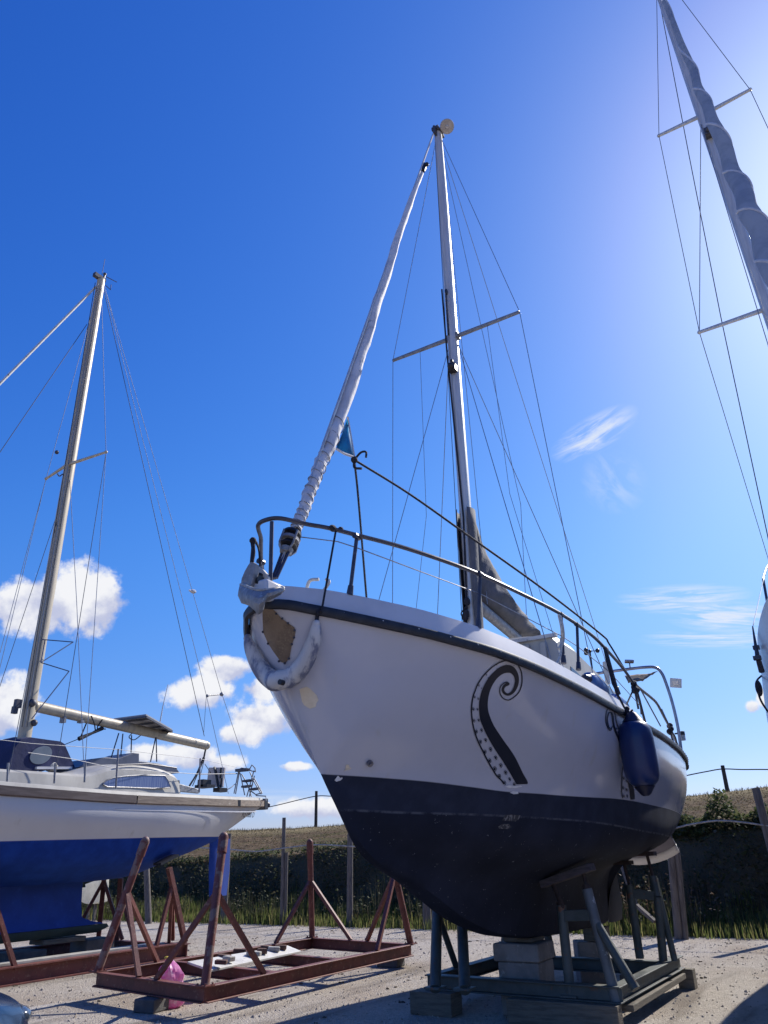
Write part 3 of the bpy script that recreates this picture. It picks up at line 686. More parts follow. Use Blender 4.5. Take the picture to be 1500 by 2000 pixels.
# stern: arch, pushpit, panel
aP = [at_x(1330, 1462, .86), at_x(1323, 1420, .84), at_x(1312, 1375, .82), at_x(1300, 1335, .80), at_x(1290, 1312, .77), at_x(1281, 1304, .70), at_y(1268, 1302, 7.85), at_y(1228, 1307, 7.85)]
y_ = 7.85
aP = [at_y(1331, 1470, y_), at_y(1324, 1420, y_), at_y(1313, 1372, y_), at_y(1300, 1332, y_), at_y(1292, 1314, y_), at_y(1281, 1304, y_), at_y(1262, 1303, y_), at_y(1226, 1307, y_), at_y(1160, 1316, y_)]
print('arch', [tuple(round(q, 2) for q in p) for p in aP])
mb = MB(); mb.tube(curve(aP, 5), .022, 10); mb.tube([Vector((.80, 7.93, 2.3)), Vector((.76, 7.95, 2.75)), Vector((.7, 7.9, 3.0))], .016, 8); arch = mb.build('stern_arch', 'steel', boat)
c = at_y(1320, 1334, y_); mb = MB(); mb.box(c, (.155, .03, .13), Euler((.1, R(10), .1)).to_matrix()); mb.build('speaker_panel', 'pale_steel', arch, bevel=.006)
mb = MB(); mb.box(c+Vector((0, -.02, .0)), (.07, .012, .06)); mb.build('panel_label', 'patch', arch)
c = at_y(1229, 1292, y_); mb = MB(); mb.box(c, (.13, .13, .03), Euler((0, .1, .3)).to_matrix()); mb.tube([c, at_y(1231, 1306, y_)], .012, 6); mb.build('antenna', 'steel', arch, bevel=.006)
P0 = [at_y(1220, 1320, 7.8), at_y(1245, 1318, 7.8), at_y(1265, 1316, 7.8), at_y(1284, 1311, 7.8)]; P1 = [at_y(1227, 1333, 7.6), at_y(1240, 1330, 7.6), at_y(1255, 1329, 7.6), at_y(1270, 1318, 7.65)]
mb = MB(); mb.grid([[a.lerp(b, k/5)+Vector((0, 0, .02*noise.noise(Vector((i*1.3, k*.7, 3))))) for k in range(6)] for i, (a, b) in enumerate(zip(curve(P0, 4), curve(P1, 4)))]); mb.build('torn_awning', 'tan', arch, solid=.01)
c = at_y(1333, 1436, 7.95); mb = MB(); mb.tube([c-Vector((0, 0, .07)), c+Vector((0, 0, .0))], .035, 10); lt = mb.build('stern_light', 'lightglass', boat); mb = MB(); mb.tube([c, c+Vector((0, 0, .05)), c+Vector((0, 0, .055))], [.038, .036, .02], 10); mb.beam(c+Vector((0, 0, .03)), c+Vector((-.1, 0, .03)), .02, .02); mb.build('lamp_cap', 'black', lt)
mb = MB()
for a in (( 1241, 1338), (1310, 1425)):
    q = on_rail(*a)
    for k in range(5): mb.ball(q+Vector((random.uniform(-.02, .02), random.uniform(-.05, .05), random.uniform(-.06, .05))), .035, 8)
q = on_rail(1310, 1425)
mb.rope([q, q+Vector((.02, -.1, -.15)), q+Vector((.01, .06, -.28)), q+Vector((.03, -.02, -.38))], .008); mb.rope([q, q+Vector((.02, .12, -.1)), q+Vector((.01, .1, -.28)), q+Vector((.0, .02, -.32))], .008)
q = on_rail(1219, 1305)
mb.build('rail_lashing', 'rope_black', boat)
mb = MB(); mb.tube([on_rail(1252, 1348), on_rail(1290, 1418, inset=.1)], .008, 6); mb.tube([on_rail(1238, 1338, inset=.15), on_rail(1247, 1385, inset=.15)], .012, 6); mb.build('stern_brace', 'grey_tube', boat)
# cleat on the foredeck
c = on_rail(625, 1152); mb = MB(); mb.rope([c+Vector((-.10, -.02, .0)), c+Vector((-.07, -.02, .07)), c+Vector((-.01, 0, .075))], .012); mb.rope([c+Vector((.0, .02, -.02)), c+Vector((.05, .03, .05)), c+Vector((.02, .04, .08))], .011); mb.build('fairlead', 'pale_steel', boat)

# ================================================================== anchor at the stem head
anchor = thing('anchor', at_y(512, 1150, -.1), 'grey galvanised claw anchor hooked over the bow of the tentacle boat', 'anchor')
cols = [((62, 385), (42, 515), .02), ((110, 395), (85, 610), -.03), ((170, 420), (172, 632), -.09), ((230, 440), (238, 690), -.13), ((290, 448), (290, 742), -.14), ((335, 450), (328, 690), -.13), ((395, 446), (350, 590), -.10), ((480, 435), (452, 545), -.05), ((540, 424), (535, 503), .0), ((590, 428), (587, 452), .06)]
mb = MB(); rows = []
for a, b, y in cols:
    pa, pb = C5([a])[0], C5([b])[0]
    rows.append([at_y(pa[0]+(pb[0]-pa[0])*k/5, pa[1]+(pb[1]-pa[1])*k/5, y-.12-.05*math.sin(math.pi*k/5)) for k in range(6)])
rows2 = []
for i in range(len(rows)-1):
    for k in range(3): rows2.append([a.lerp(b, k/3) for a, b in zip(rows[i], rows[i+1])])
rows2.append(rows[-1])
mb.grid(rows2); mb.build('fluke', 'galv', anchor, solid=.016, bevel=.002, angle=24)
top_e = [at_y(*C5([a])[0], y-.135) for a, b, y in cols]
mb = MB(); mb.tube(curve(top_e, 4), .009, 6); mb.build('fluke_rim', 'chalkgalv', anchor)
sh = C5([(190, 95), (235, 130), (222, 250), (205, 340), (180, 415), (110, 400), (62, 388), (72, 310), (110, 220), (150, 150)])
mb = MB(); mb.prism([at_y(*p, -.12) for p in sh], (.0, .045, 0)); mb.build('shank', 'galv', anchor, bevel=.004, angle=20)
rl = C5([(225, 150), (255, 150), (330, 200), (405, 290), (410, 380), (350, 438), (290, 425), (245, 320)])
mb = MB(); mb.prism([at_y(*p, -.02) for p in rl], (0, .03, 0)); mb.tube([at_y(*C5([(288, 275)])[0], -.03), at_y(*C5([(288, 275)])[0], .02)], .018, 10); roller = mb.build('anchor_roller_cheek', 'pale_steel', boat, bevel=.004, angle=20)
mb = MB(); q_ = at_y(*C5([(288, 275)])[0], -.035); mb.tube([q_, q_+Vector((0, .02, 0))], .02, 10); mb.build('pin_hole_shade', 'black', roller)  # black disc paints in the dark of the pin hole
mb = MB(); mb.prism([at_y(*p, .015) for p in C5([(196, 300), (250, 300), (300, 420), (270, 432), (200, 415)])], (0, .02, 0)); mb.build('roller_gap_shade', 'black', roller)  # black plate paints in the shade of the gap beside the roller
p = at_y(*C5([(225, 370)])[0], -.06); mb = MB(); mb.tube([p-Vector((.06, 0, 0)), p-Vector((.02, 0, 0)), p+Vector((.02, 0, 0)), p+Vector((.06, 0, 0))], [.04, .03, .03, .04], 12); mb.build('roller', 'black', roller)
mb = MB(); mb.rope([at_y(493, 1060, -.1), at_y(495, 1078, -.11), at_y(492, 1097, -.12)], .014); mb.ball(at_y(494, 1056, -.1), .024, 8); mb.build('lashing', 'rope_black', anchor); mb = MB(); mb.rope([at_y(500, 1058, -.05), at_y(506, 1075, -.06), at_y(508, 1105, -.03)], .008); mb.build('lashing', 'rope_black', anchor)

# ================================================================== bow fender (worn white U) and hanging fenders
bf = thing('bow_fender', on_hull(566, 1335)[0], 'worn white U-shaped fender hung round the bow under the anchor', 'fender')
half = [on_hull(617, 1217, .04)[0], on_hull(614, 1240, .05)[0], on_hull(605, 1270, .06)[0], on_hull(592, 1296, .066)[0], on_hull(574, 1316, .07)[0]]
stem = on_hull(557, 1322, .0)[0]; stem = Vector((0, min(stem.y, half[-1].y)-.055, half[-1].z-.022))
left = [on_hull(503, 1222, .045)[0], on_hull(507, 1250, .05)[0], on_hull(514, 1278, .06)[0], on_hull(527, 1303, .065)[0]]
print('bowfender', [tuple(round(q, 2) for q in p) for p in half], stem, [tuple(round(q, 2) for q in p) for p in left])
path = half+[stem]+[Vector((-p.x, p.y, p.z)) for p in half[::-1]]
cp = curve(path, 6); n = len(cp)
rr = [.024+.040*math.sin(math.pi*min(1, max(0, i/(n-1))))**.6 for i in range(n)]
mb = MB(); mb.tube(cp, rr, 16); mb.ball(cp[0], .028, 10); mb.ball(cp[-1], .028, 10); mb.build('fender_body', 'fender_worn', bf, angle=80)
p, nn = on_hull(547, 1333); c = at_y(547, 1332, stem.y-.066); mb = MB(); mb.tube([c+Vector((0, .03, 0)), c-Vector((0, .004, 0))], .017, 12); mb.build('valve', 'black', bf)
q = on_rail(656, 1036)
mb = MB(); mb.tube([cp[0], on_hull(619, 1200, .02)[0]], .013, 7); k = on_hull(621, 1196, .03)[0]; mb.ball(k, .022, 8); mb.tube([k, on_hull(629, 1165, .06)[0], q], .008, 6)
mb.build('fender_line', 'rope_black', bf); mb = MB()
k2 = Vector((-cp[0].x, cp[0].y, cp[0].z)); mb.tube([k2, k2+Vector((0, 0, .09))], .012, 7); mb.ball(k2+Vector((0, 0, .07)), .02, 8)
mb.build('fender_line', 'rope_black', bf)
fc, fn = on_hull(1213, 1472); fn.z = 0; fn.normalize(); fc = fc+fn*.16
def fender(name, c, h, r, label, axis=Vector((0, 0, 1)), body='fender_blue', end='fender_navy', tilt=None):
    t = thing(name, c-axis*h/2, label, 'fender', 'fenders on the tentacle boat')
    prof = [(-.5, .0), (-.495, .35), (-.47, .62), (-.42, .82), (-.34, .95), (-.2, 1.0), (.2, 1.0), (.34, .95), (.42, .82), (.47, .62), (.495, .35), (.5, 0)]
    mb = MB(); mb.tube([c+axis*h*a for a, b in prof], [max(.004, r*b) for a, b in prof], 22); mb.build('fender_body', body, t, angle=80)
    for s in (1, -1):
        mb = MB(); mb.tube([c+axis*(s*h*.485), c+axis*(s*h*.54), c+axis*(s*h*.60), c+axis*(s*h*.625)], [r*.62, r*.46, r*.30, r*.16], 14, ry=[r*.55, r*.35, .03, .02]); mb.build('fender_end', end, t)
    return t
blue = fender('hanging_fender', fc-Vector((0, 0, .01)), .58, .155, 'blue cylindrical fender hanging on the white hull over the second tentacle', (Vector((-.02, -.03, 1))).normalized())
mb = MB(); e = fc+Vector((0, .02, .375)); mb.tube([e, on_hull(1222, 1390, .03)[0]], .009, 6); k = on_hull(1219, 1381, .05)[0]; mb.tube([on_hull(1222, 1390, .03)[0], k, on_rail(1203, 1352, inset=.02), on_rail(1183, 1268)], .009, 6); mb.tube([k, on_rail(1196, 1335, inset=.03), on_rail(1180, 1266)], .008, 6)
for i in range(3): mb.ball(k+Vector((0, .01*i, .03*i-.02)), .024, 8)
mb.build('fender_line', 'rope_black', blue)
p1 = on_rail(1163, 1332, inset=.22); p2 = on_rail(1208, 1372, inset=.2)
fender('deck_fender', on_rail(1160, 1326, inset=.17)+Vector((0, 0, -.06)), .58, .085, 'pale blue fender lying on the side deck below the cabin window', (Vector((-.05, 1, -.04))).normalized(), 'fender_pale', 'fender_navy')
fender('deck_fender', on_rail(1207, 1366, inset=.17)+Vector((0, 0, -.05)), .5, .075, 'light blue fender on the side deck behind the hanging fender line', (Vector((-.05, 1, -.06))).normalized(), 'fender_pale', 'fender_pale')
a0 = on_rail(1092, 1203); mb = MB()
for k in range(3): mb.rope([a0+Vector((.01, -.02*k, 0)), a0+Vector((.03, -.03-.02*k, -.12)), a0+Vector((.01, -.01*k, -.22)), a0+Vector((-.01, -.05-.02*k, -.30))], .011)
mb.rope([a0+Vector((0, -.02, -.2)), a0+Vector((.0, -.08, -.34)), a0+Vector((-.02, -.16, -.44)), a0+Vector((-.06, -.3, -.5))], .012)
tag(mb.build('rope_coil', 'rope_white', None), 'hank of white rope hanging from the side rail in front of the cabin', 'rope')
mb = MB(); a0 = on_rail(1180, 1264); mb.rope([a0, a0+Vector((.02, -.02, -.2)), on_rail(1205, 1352, inset=.04)], .012)
tag(mb.build('rope_tail', 'rope_black', None), 'black rope tail hanging down the stanchion beside the blue fender line', 'rope'); mb = MB(); mb.rope([on_rail(1240, 1340), on_rail(1250, 1370, inset=.1), on_rail(1253, 1395, inset=.12)], .011); mb.rope([on_rail(1240, 1340), on_rail(1222, 1380, inset=.1)], .009)
tag(mb.build('rope_tail', 'rope_black', None), 'black rope ends tied where the side rail meets the stern rail', 'rope')

# ================================================================== grey-green cradle under the main boat
cr = thing('boat_cradle', (0, 4.6, G), 'grey-green steel cradle with paired legs under the tentacle boat', 'boat cradle')
ZB = .10; HB = .12                              # beam centre and depth
FLc, FRc, BRc = Vector((-.86, 3.62, ZB)), Vector((.86, 3.58, ZB)), Vector((.88, 5.80, ZB))
def steel(name, pts, r, m='green', parent=cr, n=10): 
    mb = MB(); mb.tube(pts, r, n); return mb.build(name, m, parent)
def chan(name, a, b, w, h, m='green', parent=cr):
    mb = MB(); mb.ibeam(a, b, w, h); return mb.build(name, m, parent, smooth=False, bevel=.003, seg=1)
chan('frame_beam', FLc-Vector((.05, 0, 0)), FRc+Vector((.05, 0, 0)), .11, HB)
chan('frame_beam', Vector((-.86, 5.28, ZB)), Vector((.83, 5.28, ZB)), .11, HB)
chan('frame_beam', Vector((-.86, 3.68, ZB)), Vector((-.86, 5.8, ZB)), .10, HB)
chan('frame_beam', Vector((.86, 3.64, ZB)), Vector((.88, 5.82, ZB)), .10, HB)
zt = ZB+HB/2
def base(px, py): return at_z(px, py, zt)
def leg(name, b, t, w=.085, m='green', parent=cr):
    mb = MB(); mb.tube([b, t], w/2, 12); return mb.build(name, m, parent)
# port front pair with its cross-bar, screw jacks and timber pad
l1b, l1t = at_y(1115, 1948, 3.62), at_y(1096, 1768, 3.62); l2b, l2t = at_y(1205, 1958, 3.60), at_y(1146, 1736, 3.60)
l1 = leg('leg', l1b, l1t); l2 = leg('leg', l2b, l2t, .09, 'green_pale')
pL, pR = at_y(1066, 1722, 3.6), at_y(1150, 1688, 3.6)
print('pad', pL, pR, 'legs', l1t, l2t)
mb = MB(); mb.beam(l1t.lerp(l1b, .12), l2t.lerp(l2b, .24), .06, .085); mb.build('cross_bar', 'green', cr, smooth=False, bevel=.004)
jl = pL.lerp(pR, .12); jr = pL.lerp(pR, .85)
for a, b in ((l1t, jl), (l2t, jr)):
    mb = MB(); mb.tube([a-(b-a).normalized()*.05, b], .017, 8); mb.tube([a, a+(b-a).normalized()*.035], .036, 8)
    if a is l1t:
        for k in range(6): mb.ball(a.lerp(b, k/6)+Vector((.02, -.03, 0)), .02, 6, (1, .6, 1.4))
    mb.build('screw_jack', pm('rusty_thread', (.05, .03, .025), (.03, .02, .018), 20, .8), cr)
mb = MB(); mb.beam(pL+Vector((-.03, -.0, -.02)), pR+Vector((.03, 0, -.02)), .16, .06, upv=(0, 0, 1)); mb.build('support_pad', pm('dark_timber_pad', (.10, .08, .085), (.06, .05, .052), 8, .9, stretch=(1, 6, 6), bump=.4), cr, smooth=False, bevel=.006)
leg('brace', base(1242, 1932), l2t.lerp(l2b, .30), .075)
# starboard front pair
l3b, l3t = base(850, 1932), at_y(856, 1752, 3.62); l4b, l4t = base(908, 1934), at_y(902, 1795, 3.66)
l3 = leg('leg', l3b, l3t+Vector((0, 0, .10)), .095); leg('leg', l4b, l4t+Vector((0, 0, .03)), .095)
mb = MB(); mb.beam(l3t.lerp(l3b, .18), l4t.lerp(l4b, -.05), .06, .085); mb.build('cross_bar', 'green', cr, smooth=False, bevel=.004)
leg('brace', Vector((-.86, 4.12, zt)), l3t.lerp(l3b, .2), .06)
# back pair on the port side and its braces
b1b, b1t = at_y(1250, 1872, 5.28), at_y(1229, 1728, 5.28); b2b, b2t = at_y(1297, 1892, 5.30), at_y(1284, 1752, 5.30)
leg('leg', b1b, b1t, .085); leg('leg', b2b, b2t, .085)
b3t = at_y(1275, 1712, 5.34); leg('leg', b2t.lerp(b2b, .0), b3t, .085); leg('brace', at_z(1318, 1877, zt), at_y(1279, 1715, 5.36), .065)
mb = MB(); mb.beam(b1t.lerp(b1b, .12), at_y(1282, 1750, 5.3), .06, .085); mb.build('cross_bar', 'green', cr, smooth=False, bevel=.004)
for t in (b1t, b3t):
    h = bvh.ray_cast(t+Vector((0, 0, -.02)), Vector((-.12, 0, 1)).normalized()); e = h[0] if h[0] else t+Vector((0, 0, .25))
    mb = MB(); mb.tube([t, e], .017, 8); mb.box(e-Vector((0, 0, .02)), (.18, .14, .04)); mb.build('screw_jack', pm('rusty_thread', (.05, .03, .025), (.03, .02, .018), 20, .8), cr)
# starboard back pair
leg('leg', Vector((-.86, 5.28, zt)), Vector((-.74, 5.28, .82))); leg('leg', at_y(1078, 1868, 5.28), at_y(1072, 1835, 5.28)+Vector((-.05, 0, .35)))
# small foot plates
for b in (l1b, l4b, l3b):
    mb = MB(); mb.box(b+Vector((0, 0, .012)), (.14, .14, .016)); mb.build('foot_plate', 'green', cr, smooth=False)

# timbers under the cradle
def timber(name, c, size, label, m='timber', rz=0, group='timbers under the cradle'):
    mb = MB(); mb.box((0, 0, 0), size); o = mb.build(name, m, None, smooth=False, bevel=.006); o.location = c; o.rotation_euler = (0, 0, rz)
    return tag(o, label, 'timber', group)
tz = (G+ZB-HB/2)/2; th = ZB-HB/2-G-.002
timber('timber_sleeper', (.42, 3.50, tz), (.95, .13, th), 'long timber sleeper under the front beam of the grey-green cradle', 'timber')
timber('timber_sleeper', (-.80, 3.56, tz), (.42, .22, th), 'dark timber block under the front left corner of the grey-green cradle', 'timber')
timber('timber_sleeper', (.92, 5.86, tz), (.16, .14, th), 'short timber block under the far right corner of the grey-green cradle', 'timber')
timber('timber_plank', (.90, 4.7, tz+.04), (.10, 2.0, .05), 'thin plank lying under the right side beam of the grey-green cradle', 'timber')
timber('timber_sleeper', (.5, 5.30, tz), (.14, .3, th), 'timber block below the back beam of the grey-green cradle', 'timber')

# concrete blocks carrying the keel
def block(c, size, label, rz=0, m='concrete', group='concrete keel blocks', taper=1):
    mb = MB(); mb.box((0, 0, 0), size, taper=taper); o = mb.build('concrete_block', m, None, smooth=False, bevel=.016, seg=3); o.location = c; o.rotation_euler = (0, 0, rz)
    return tag(o, label, 'concrete block', group)
y0 = 3.93
bl = at_y(970, 1890, y0-.22).x; br = at_y(1050, 1890, y0-.22).x; w = (br-bl)
tt = .43; zs2 = at_y(1010, 1880, y0-.22).z
print('keel block', bl, br, 'seam z', zs2, 'top', at_y(1010, 1842, y0-.22).z)
block(((bl+br)/2, y0, (G+zs2)/2), (w*.96, .42, zs2-G), 'lower concrete block of the front pair under the black keel', .04, taper=1.02)
topz = at_y(1010, 1843, y0-.22).z
block(((bl+br)/2-.005, y0-.01, (zs2+topz)/2+.001), (w*1.10, .45, topz-zs2-.004), 'upper concrete block of the front pair directly below the black keel', .03)
kz = .462
timber('timber_shim', ((bl+br)/2, y0, (topz+kz)/2+.003), (w*.72, .3, max(.02, kz-topz-.004)), 'thin timber shim between the front blocks and the black keel', 'timber', 0, 'timber shims under the keel')
c2 = at_z(1135, 1895, G); xb = (at_y(1118, 1850, 5.75).x+at_y(1165, 1850, 5.75).x)/2
block((xb, 5.9, .06), (.30, .30, .40), 'rounded concrete block under the back of the black keel', .5, 'concrete')
timber('timber_shim', (.02, 5.86, .335), (.22, .26, .13), 'dark timber wedge between the back block and the black keel', 'timber', 0, 'timber shims under the keel')

# ================================================================== empty red cradle
rc = thing('boat_cradle', (-3.5, 4.4, G), 'empty red-oxide steel cradle with four raked posts', 'boat cradle')
HB2 = .135; zb2 = -.02                          # the frame stands on blocks, clear of the gravel
N_, L_, R_ = at_z(398, 1960, zb2), at_z(187, 1927, zb2), at_z(803, 1867, zb2); B_c = L_+(R_-N_)
for p_ in (N_, L_, R_, B_c): p_.z += HB2/2
for a, b in ((N_, L_), (N_, R_), (L_, B_c), (R_, B_c)):
    chan('frame_beam', a, b, .09, HB2, 'red', rc)
for f in (.28, .58):
    chan('cross_beam', N_.lerp(R_, f), L_.lerp(B_c, f), .09, HB2*.9, 'red', rc)
ptop = {'N': at_y(437, 1634, N_.y+.34), 'L': at_y(284, 1642, L_.y+.2), 'B': at_y(605, 1645, B_c.y-.3), 'R': at_y(770, 1702, R_.y-.25)}
print('red', N_, L_, R_, B_c, ptop)
ptop['R'] = N_.lerp(R_, 1)+(ptop['R']-R_)*(1.48/(ptop['R'].z-R_.z))
zt2 = Vector((0, 0, HB2/2))
for k, b, fa, fb in (('N', N_, L_, R_), ('L', L_, N_, B_c), ('B', B_c, R_, L_), ('R', R_, B_c, N_)):
    t = ptop[k]; mb = MB(); b0 = b+zt2*.9
    mb.tube([b0, t], .042, 14); mb.ball(t, .046, 12); mb.tube([t-(t-b0).normalized()*.16, t], .05, 14); mb.build('post', 'red_worn' if k in 'NL' else 'red', rc)
    mb = MB(); mb.box(b+zt2+Vector((0, 0, .006)), (.13, .13, .012))
    for bx in (-.048, .048):
        for by in (-.048, .048): mb.tube([b+zt2+Vector((bx, by, .01)), b+zt2+Vector((bx, by, .026))], .010, 6)
    mb.build('foot_plate', 'red', rc, smooth=False)
    for f, r in ((fa, .42), (fb, .22)):
        e = b.lerp(f, r)+zt2; mb = MB(); mb.beam(e, b0.lerp(t, .60), .045, .045); mb.build('brace', 'red', rc, smooth=False)
# white board and scrap lying on it
pa, pb = at_z(412, 1900, .105), at_z(588, 1862, .105)
print('board', pa, pb)
mb = MB(); d = (pb-pa); d.z = 0; pw = Vector((-d.y, d.x, 0)).normalized()
mb.prism([pa+Vector((0, 0, .005)), pb+Vector((0, 0, .005)), pb+pw*.20+Vector((0, 0, .06)), pa+pw*.32+Vector((0, 0, .07))], (0, 0, .022))
bo = tag(mb.build('white_board', 'pale_steel', None, smooth=False, bevel=.004), 'long chipped white board laid across the empty red cradle', 'board')
sp = [(432, 1878), (447, 1872), (438, 1868), (468, 1858), (496, 1862), (512, 1858), (520, 1852), (535, 1853), (548, 1850)]
for i, (x, y) in enumerate(sp):
    p = at_z(x, y, .19); mb = MB(); a = random.uniform(-.5, .5)
    s_ = (random.uniform(.10, .17), random.uniform(.07, .10), random.uniform(.04, .06))
    mb.box((0, 0, 0), s_); o = mb.build('scrap_brick', ('brick', 'stone', 'brick')[i % 3], None, smooth=False, bevel=.01); o.location = (p.x, p.y, .165+s_[2]/2); o.rotation_euler = (0, .06, a+.4)
    lab = ['brown brick at the near end of the white board', 'pale stone next to the brown brick on the near end of the white board', 'brown brick behind the pale stone on the white board',
           'pale broken brick in the middle of the white board', 'dark brown brick right of the leaning brace on the white board', 'pale brick scrap beside the dark brick on the white board', 'small brown brick on top edge of the white board', 'pale flat stone near the far end of the white board', 'brown brick at the far end of the white board'][i]
    # bricks alternate brown, pale, brown
    tag(o, ('brown' if i % 3 != 1 else 'pale')+lab[lab.index(' '):], 'brick', 'bricks on the white board')

# block and plastic bag under the red cradle
bk = at_z(274, 1980, G)
block((bk.x, bk.y+.13, G+.058), (.24, .24, .115), 'grey concrete block under the front beam of the empty red cradle', .15, 'concrete_dark', None)
block((R_.x-.25, R_.y-.1, G+.058), (.3, .24, .115), 'grey concrete block under the far right corner of the empty red cradle', .1, 'concrete_dark', None)
bp_ = at_z(333, 1969, G); mb = MB()
ctr = Vector((bp_.x, bp_.y+.03, G)); rows = []
for i in range(22):
    f = i/21; z = .43*f; w = interp(f, [(0, .05), (.06, .115), (.3, .125), (.5, .10), (.62, .12), (.8, .095), (.92, .04), (1, .02)])
    row = []
    for a in [2*math.pi*k/28 for k in range(29)]:
        q = Vector((math.cos(a)*1.6, math.sin(a)*1.6, z*8)); cr_ = 1+.28*noise.noise(q)+.22*noise.noise(q*2.3+Vector((3, 1, 7)))+.10*noise.noise(q*5)
        row.append(ctr+Vector((math.cos(a)*w*cr_-.12*f*f, math.sin(a)*w*.8*cr_, z)))
    rows.append(row)
mb.grid(rows); bag = mb.build('plastic_bag', 'pink', None, angle=22); tag(bag, 'pink plastic bag tied up and hung on the empty red cradle', 'bag')
mb = MB(); mb.ball(ctr+Vector((-.12, -.02, .42)), .02, 8, (1.6, 1, .7)); mb.build('tie', 'yellow', bag)

# ================================================================== left sailboat on its red cradle
XL = -7.2
TL = dict(zw=1.5,
 b=[(-.9, .04), (-.6, .25), (0, .6), (1, .98), (2.2, 1.2), (3.5, 1.27), (5, 1.22), (6.3, 1.04), (7.3, .76), (8.1, .44)],
 zs=[(-.9, 2.33), (0, 2.16), (1.2, 2.05), (2.5, 1.985), (4, 1.97), (5.5, 2.0), (7, 2.05), (8.1, 2.11)],
 zk=[(-.9, 2.33), (-.4, 1.9), (0, 1.6), (.4, 1.32), (1.5, 1.02), (3, .9), (4.6, .92), (6, 1.12), (7.25, 1.50), (7.8, 1.76), (8.1, 1.92)],
 bw=[(.1, .1), (1, .6), (2.3, 1.02), (3.5, 1.14), (5, 1.08), (6, .88), (6.8, .52), (7.36, .05)],
 bb=[(.1, .05), (1, .45), (2.3, .82), (3.5, .92), (5, .86), (6, .62), (7.36, .03)],
 zb=[(.1, 1.48), (1, 1.32), (2.3, 1.2), (3.5, 1.15), (5, 1.18), (6, 1.28), (7.36, 1.495)],
 kr=[(.1, .03), (1, .2), (2.3, .4), (3.5, .45), (5, .4), (6, .25), (7.36, .01)],
 zr=[(.1, 1.46), (1, 1.15), (2.3, .98), (3.5, .93), (5, .97), (6, 1.17), (7.36, 1.492)],
 kt=[(-.9, 0), (8.5, 0)], vee=((.90, .25), (.64, .55), (.34, .82), (.12, .96)), flare=.02)
lb = thing('sailboat', (XL, 4, G), 'white sailboat with a bright blue bottom, beige mast and solar panel on the left', 'sailboat')
hullL = make_hull(TL, frange(-.9, 8.1, .085), XL, 'hull', 'hull_left', lb, lambda s: 1.425+.024*(s-2.4), lambda s: -5)
def shL(s, side=1, inset=0, dz=0): return Vector((XL+side*(interp(s, TL['b'])-inset), s, interp(s, TL['zs'])+dz))
sl = frange(-.9, 8.1, .15)
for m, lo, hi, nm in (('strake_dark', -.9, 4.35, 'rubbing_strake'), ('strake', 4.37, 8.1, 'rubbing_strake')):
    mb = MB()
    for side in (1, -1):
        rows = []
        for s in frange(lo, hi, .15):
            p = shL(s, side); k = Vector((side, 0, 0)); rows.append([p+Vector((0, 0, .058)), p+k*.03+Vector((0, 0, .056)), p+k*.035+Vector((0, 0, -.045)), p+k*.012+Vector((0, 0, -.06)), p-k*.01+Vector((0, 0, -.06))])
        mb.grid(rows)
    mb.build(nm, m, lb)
mb = MB()
for side in (1, -1):
    mb.grid([[shL(s, side, .0, .05), shL(s, side, .02, .10), shL(s, side, .06, .11), shL(s, side, .09, .06)] for s in sl])
mb.grid([[Vector((XL+x*max(.01, interp(s, TL['b'])-.08), s, interp(s, TL['zs'])+.06+.05*(1-x*x))) for x in (-1, -.5, 0, .5, 1)] for s in sl])
mb.build('deck', 'offwhite', lb)
mb = MB(); mb.grid([[Vector((XL+interp(s, TL['b'])+.006-.04*max(0, (s-7))/1.5, s, interp(s, TL['zs'])-.125-e)) for e in (0, .018)] for s in frange(4.0, 7.8, .15)]); mb.build('cove_stripe', 'white', lb)
mb = MB(); mb.box(shL(6.9, 1, -.03, .0), (.03, .07, .10)); mb.build('strake_patch', 'black', lb)
p = at_x(466, 1590, XL+.66); text('registration_lettering', 'PU 1880 D', 'decal', lb, Vector((XL+.775, 7.15, 1.84)), (-.36, 1, .03), (.25, 0, 1), .13)
# fin keel with its foot, rudder
mb = MB(); foil(mb, [(1.02, 2.0, 4.62, .13, XL), (.6, 2.25, 4.66, .13, XL), (.45, 2.3, 4.70, .13, XL), (.40, 2.3, 4.86, .15, XL), (.35, 2.3, 5.12, .16, XL)]); mb.build('keel', 'blue_bottom', lb)
mb = MB(); foil(mb, [(.345, 2.28, 5.16, .165, XL), (.30, 2.28, 5.20, .17, XL), (.24, 2.35, 5.0, .16, XL)]); mb.build('keel_foot', 'green_foot', lb)
mb = MB(); foil(mb, [(1.52, 7.22, 7.75, .03, XL), (1.0, 7.25, 7.78, .045, XL), (.6, 7.30, 7.74, .04, XL)]); mb.build('rudder', 'blue_bottom', lb)
# coachroof with long window
prof = [(.9, 2.13), (1.0, 2.24), (2.4, 2.27), (3.3, 2.28), (3.75, 2.29), (4.1, 2.40), (4.5, 2.47), (5.0, 2.47), (5.35, 2.42), (5.52, 2.33), (5.58, 2.05)]
mb = MB(); rows = []
for y, z in [(p.x, p.y) for p in curve([Vector((a, b, 0)) for a, b in prof], 4)]:
    w = interp(y, [(.9, .45), (2, .75), (3.5, .92), (4.5, .94), (5.6, .88)])
    rows.append([Vector((XL+x*w, y, 2.03+(z-2.03)*f+c)) for x, f, c in ((1.05, 0, 0), (1.02, .5, 0), (.985, .9, 0), (.93, 1, 0.01), (.5, 1, .05), (0, 1, .065), (-.5, 1, .05), (-.93, 1, .01), (-.985, .9, 0), (-1.02, .5, 0), (-1.05, 0, 0))])
mb.grid(rows); mb.add([Vector((XL+.9*x, 5.57, z)) for x, z in ((-1, 2.05), (1, 2.05), (.93, 2.34), (-.93, 2.34))], [(0, 1, 2, 3)]); lc_ = mb.build('coachroof', 'offwhite', lb, angle=22)
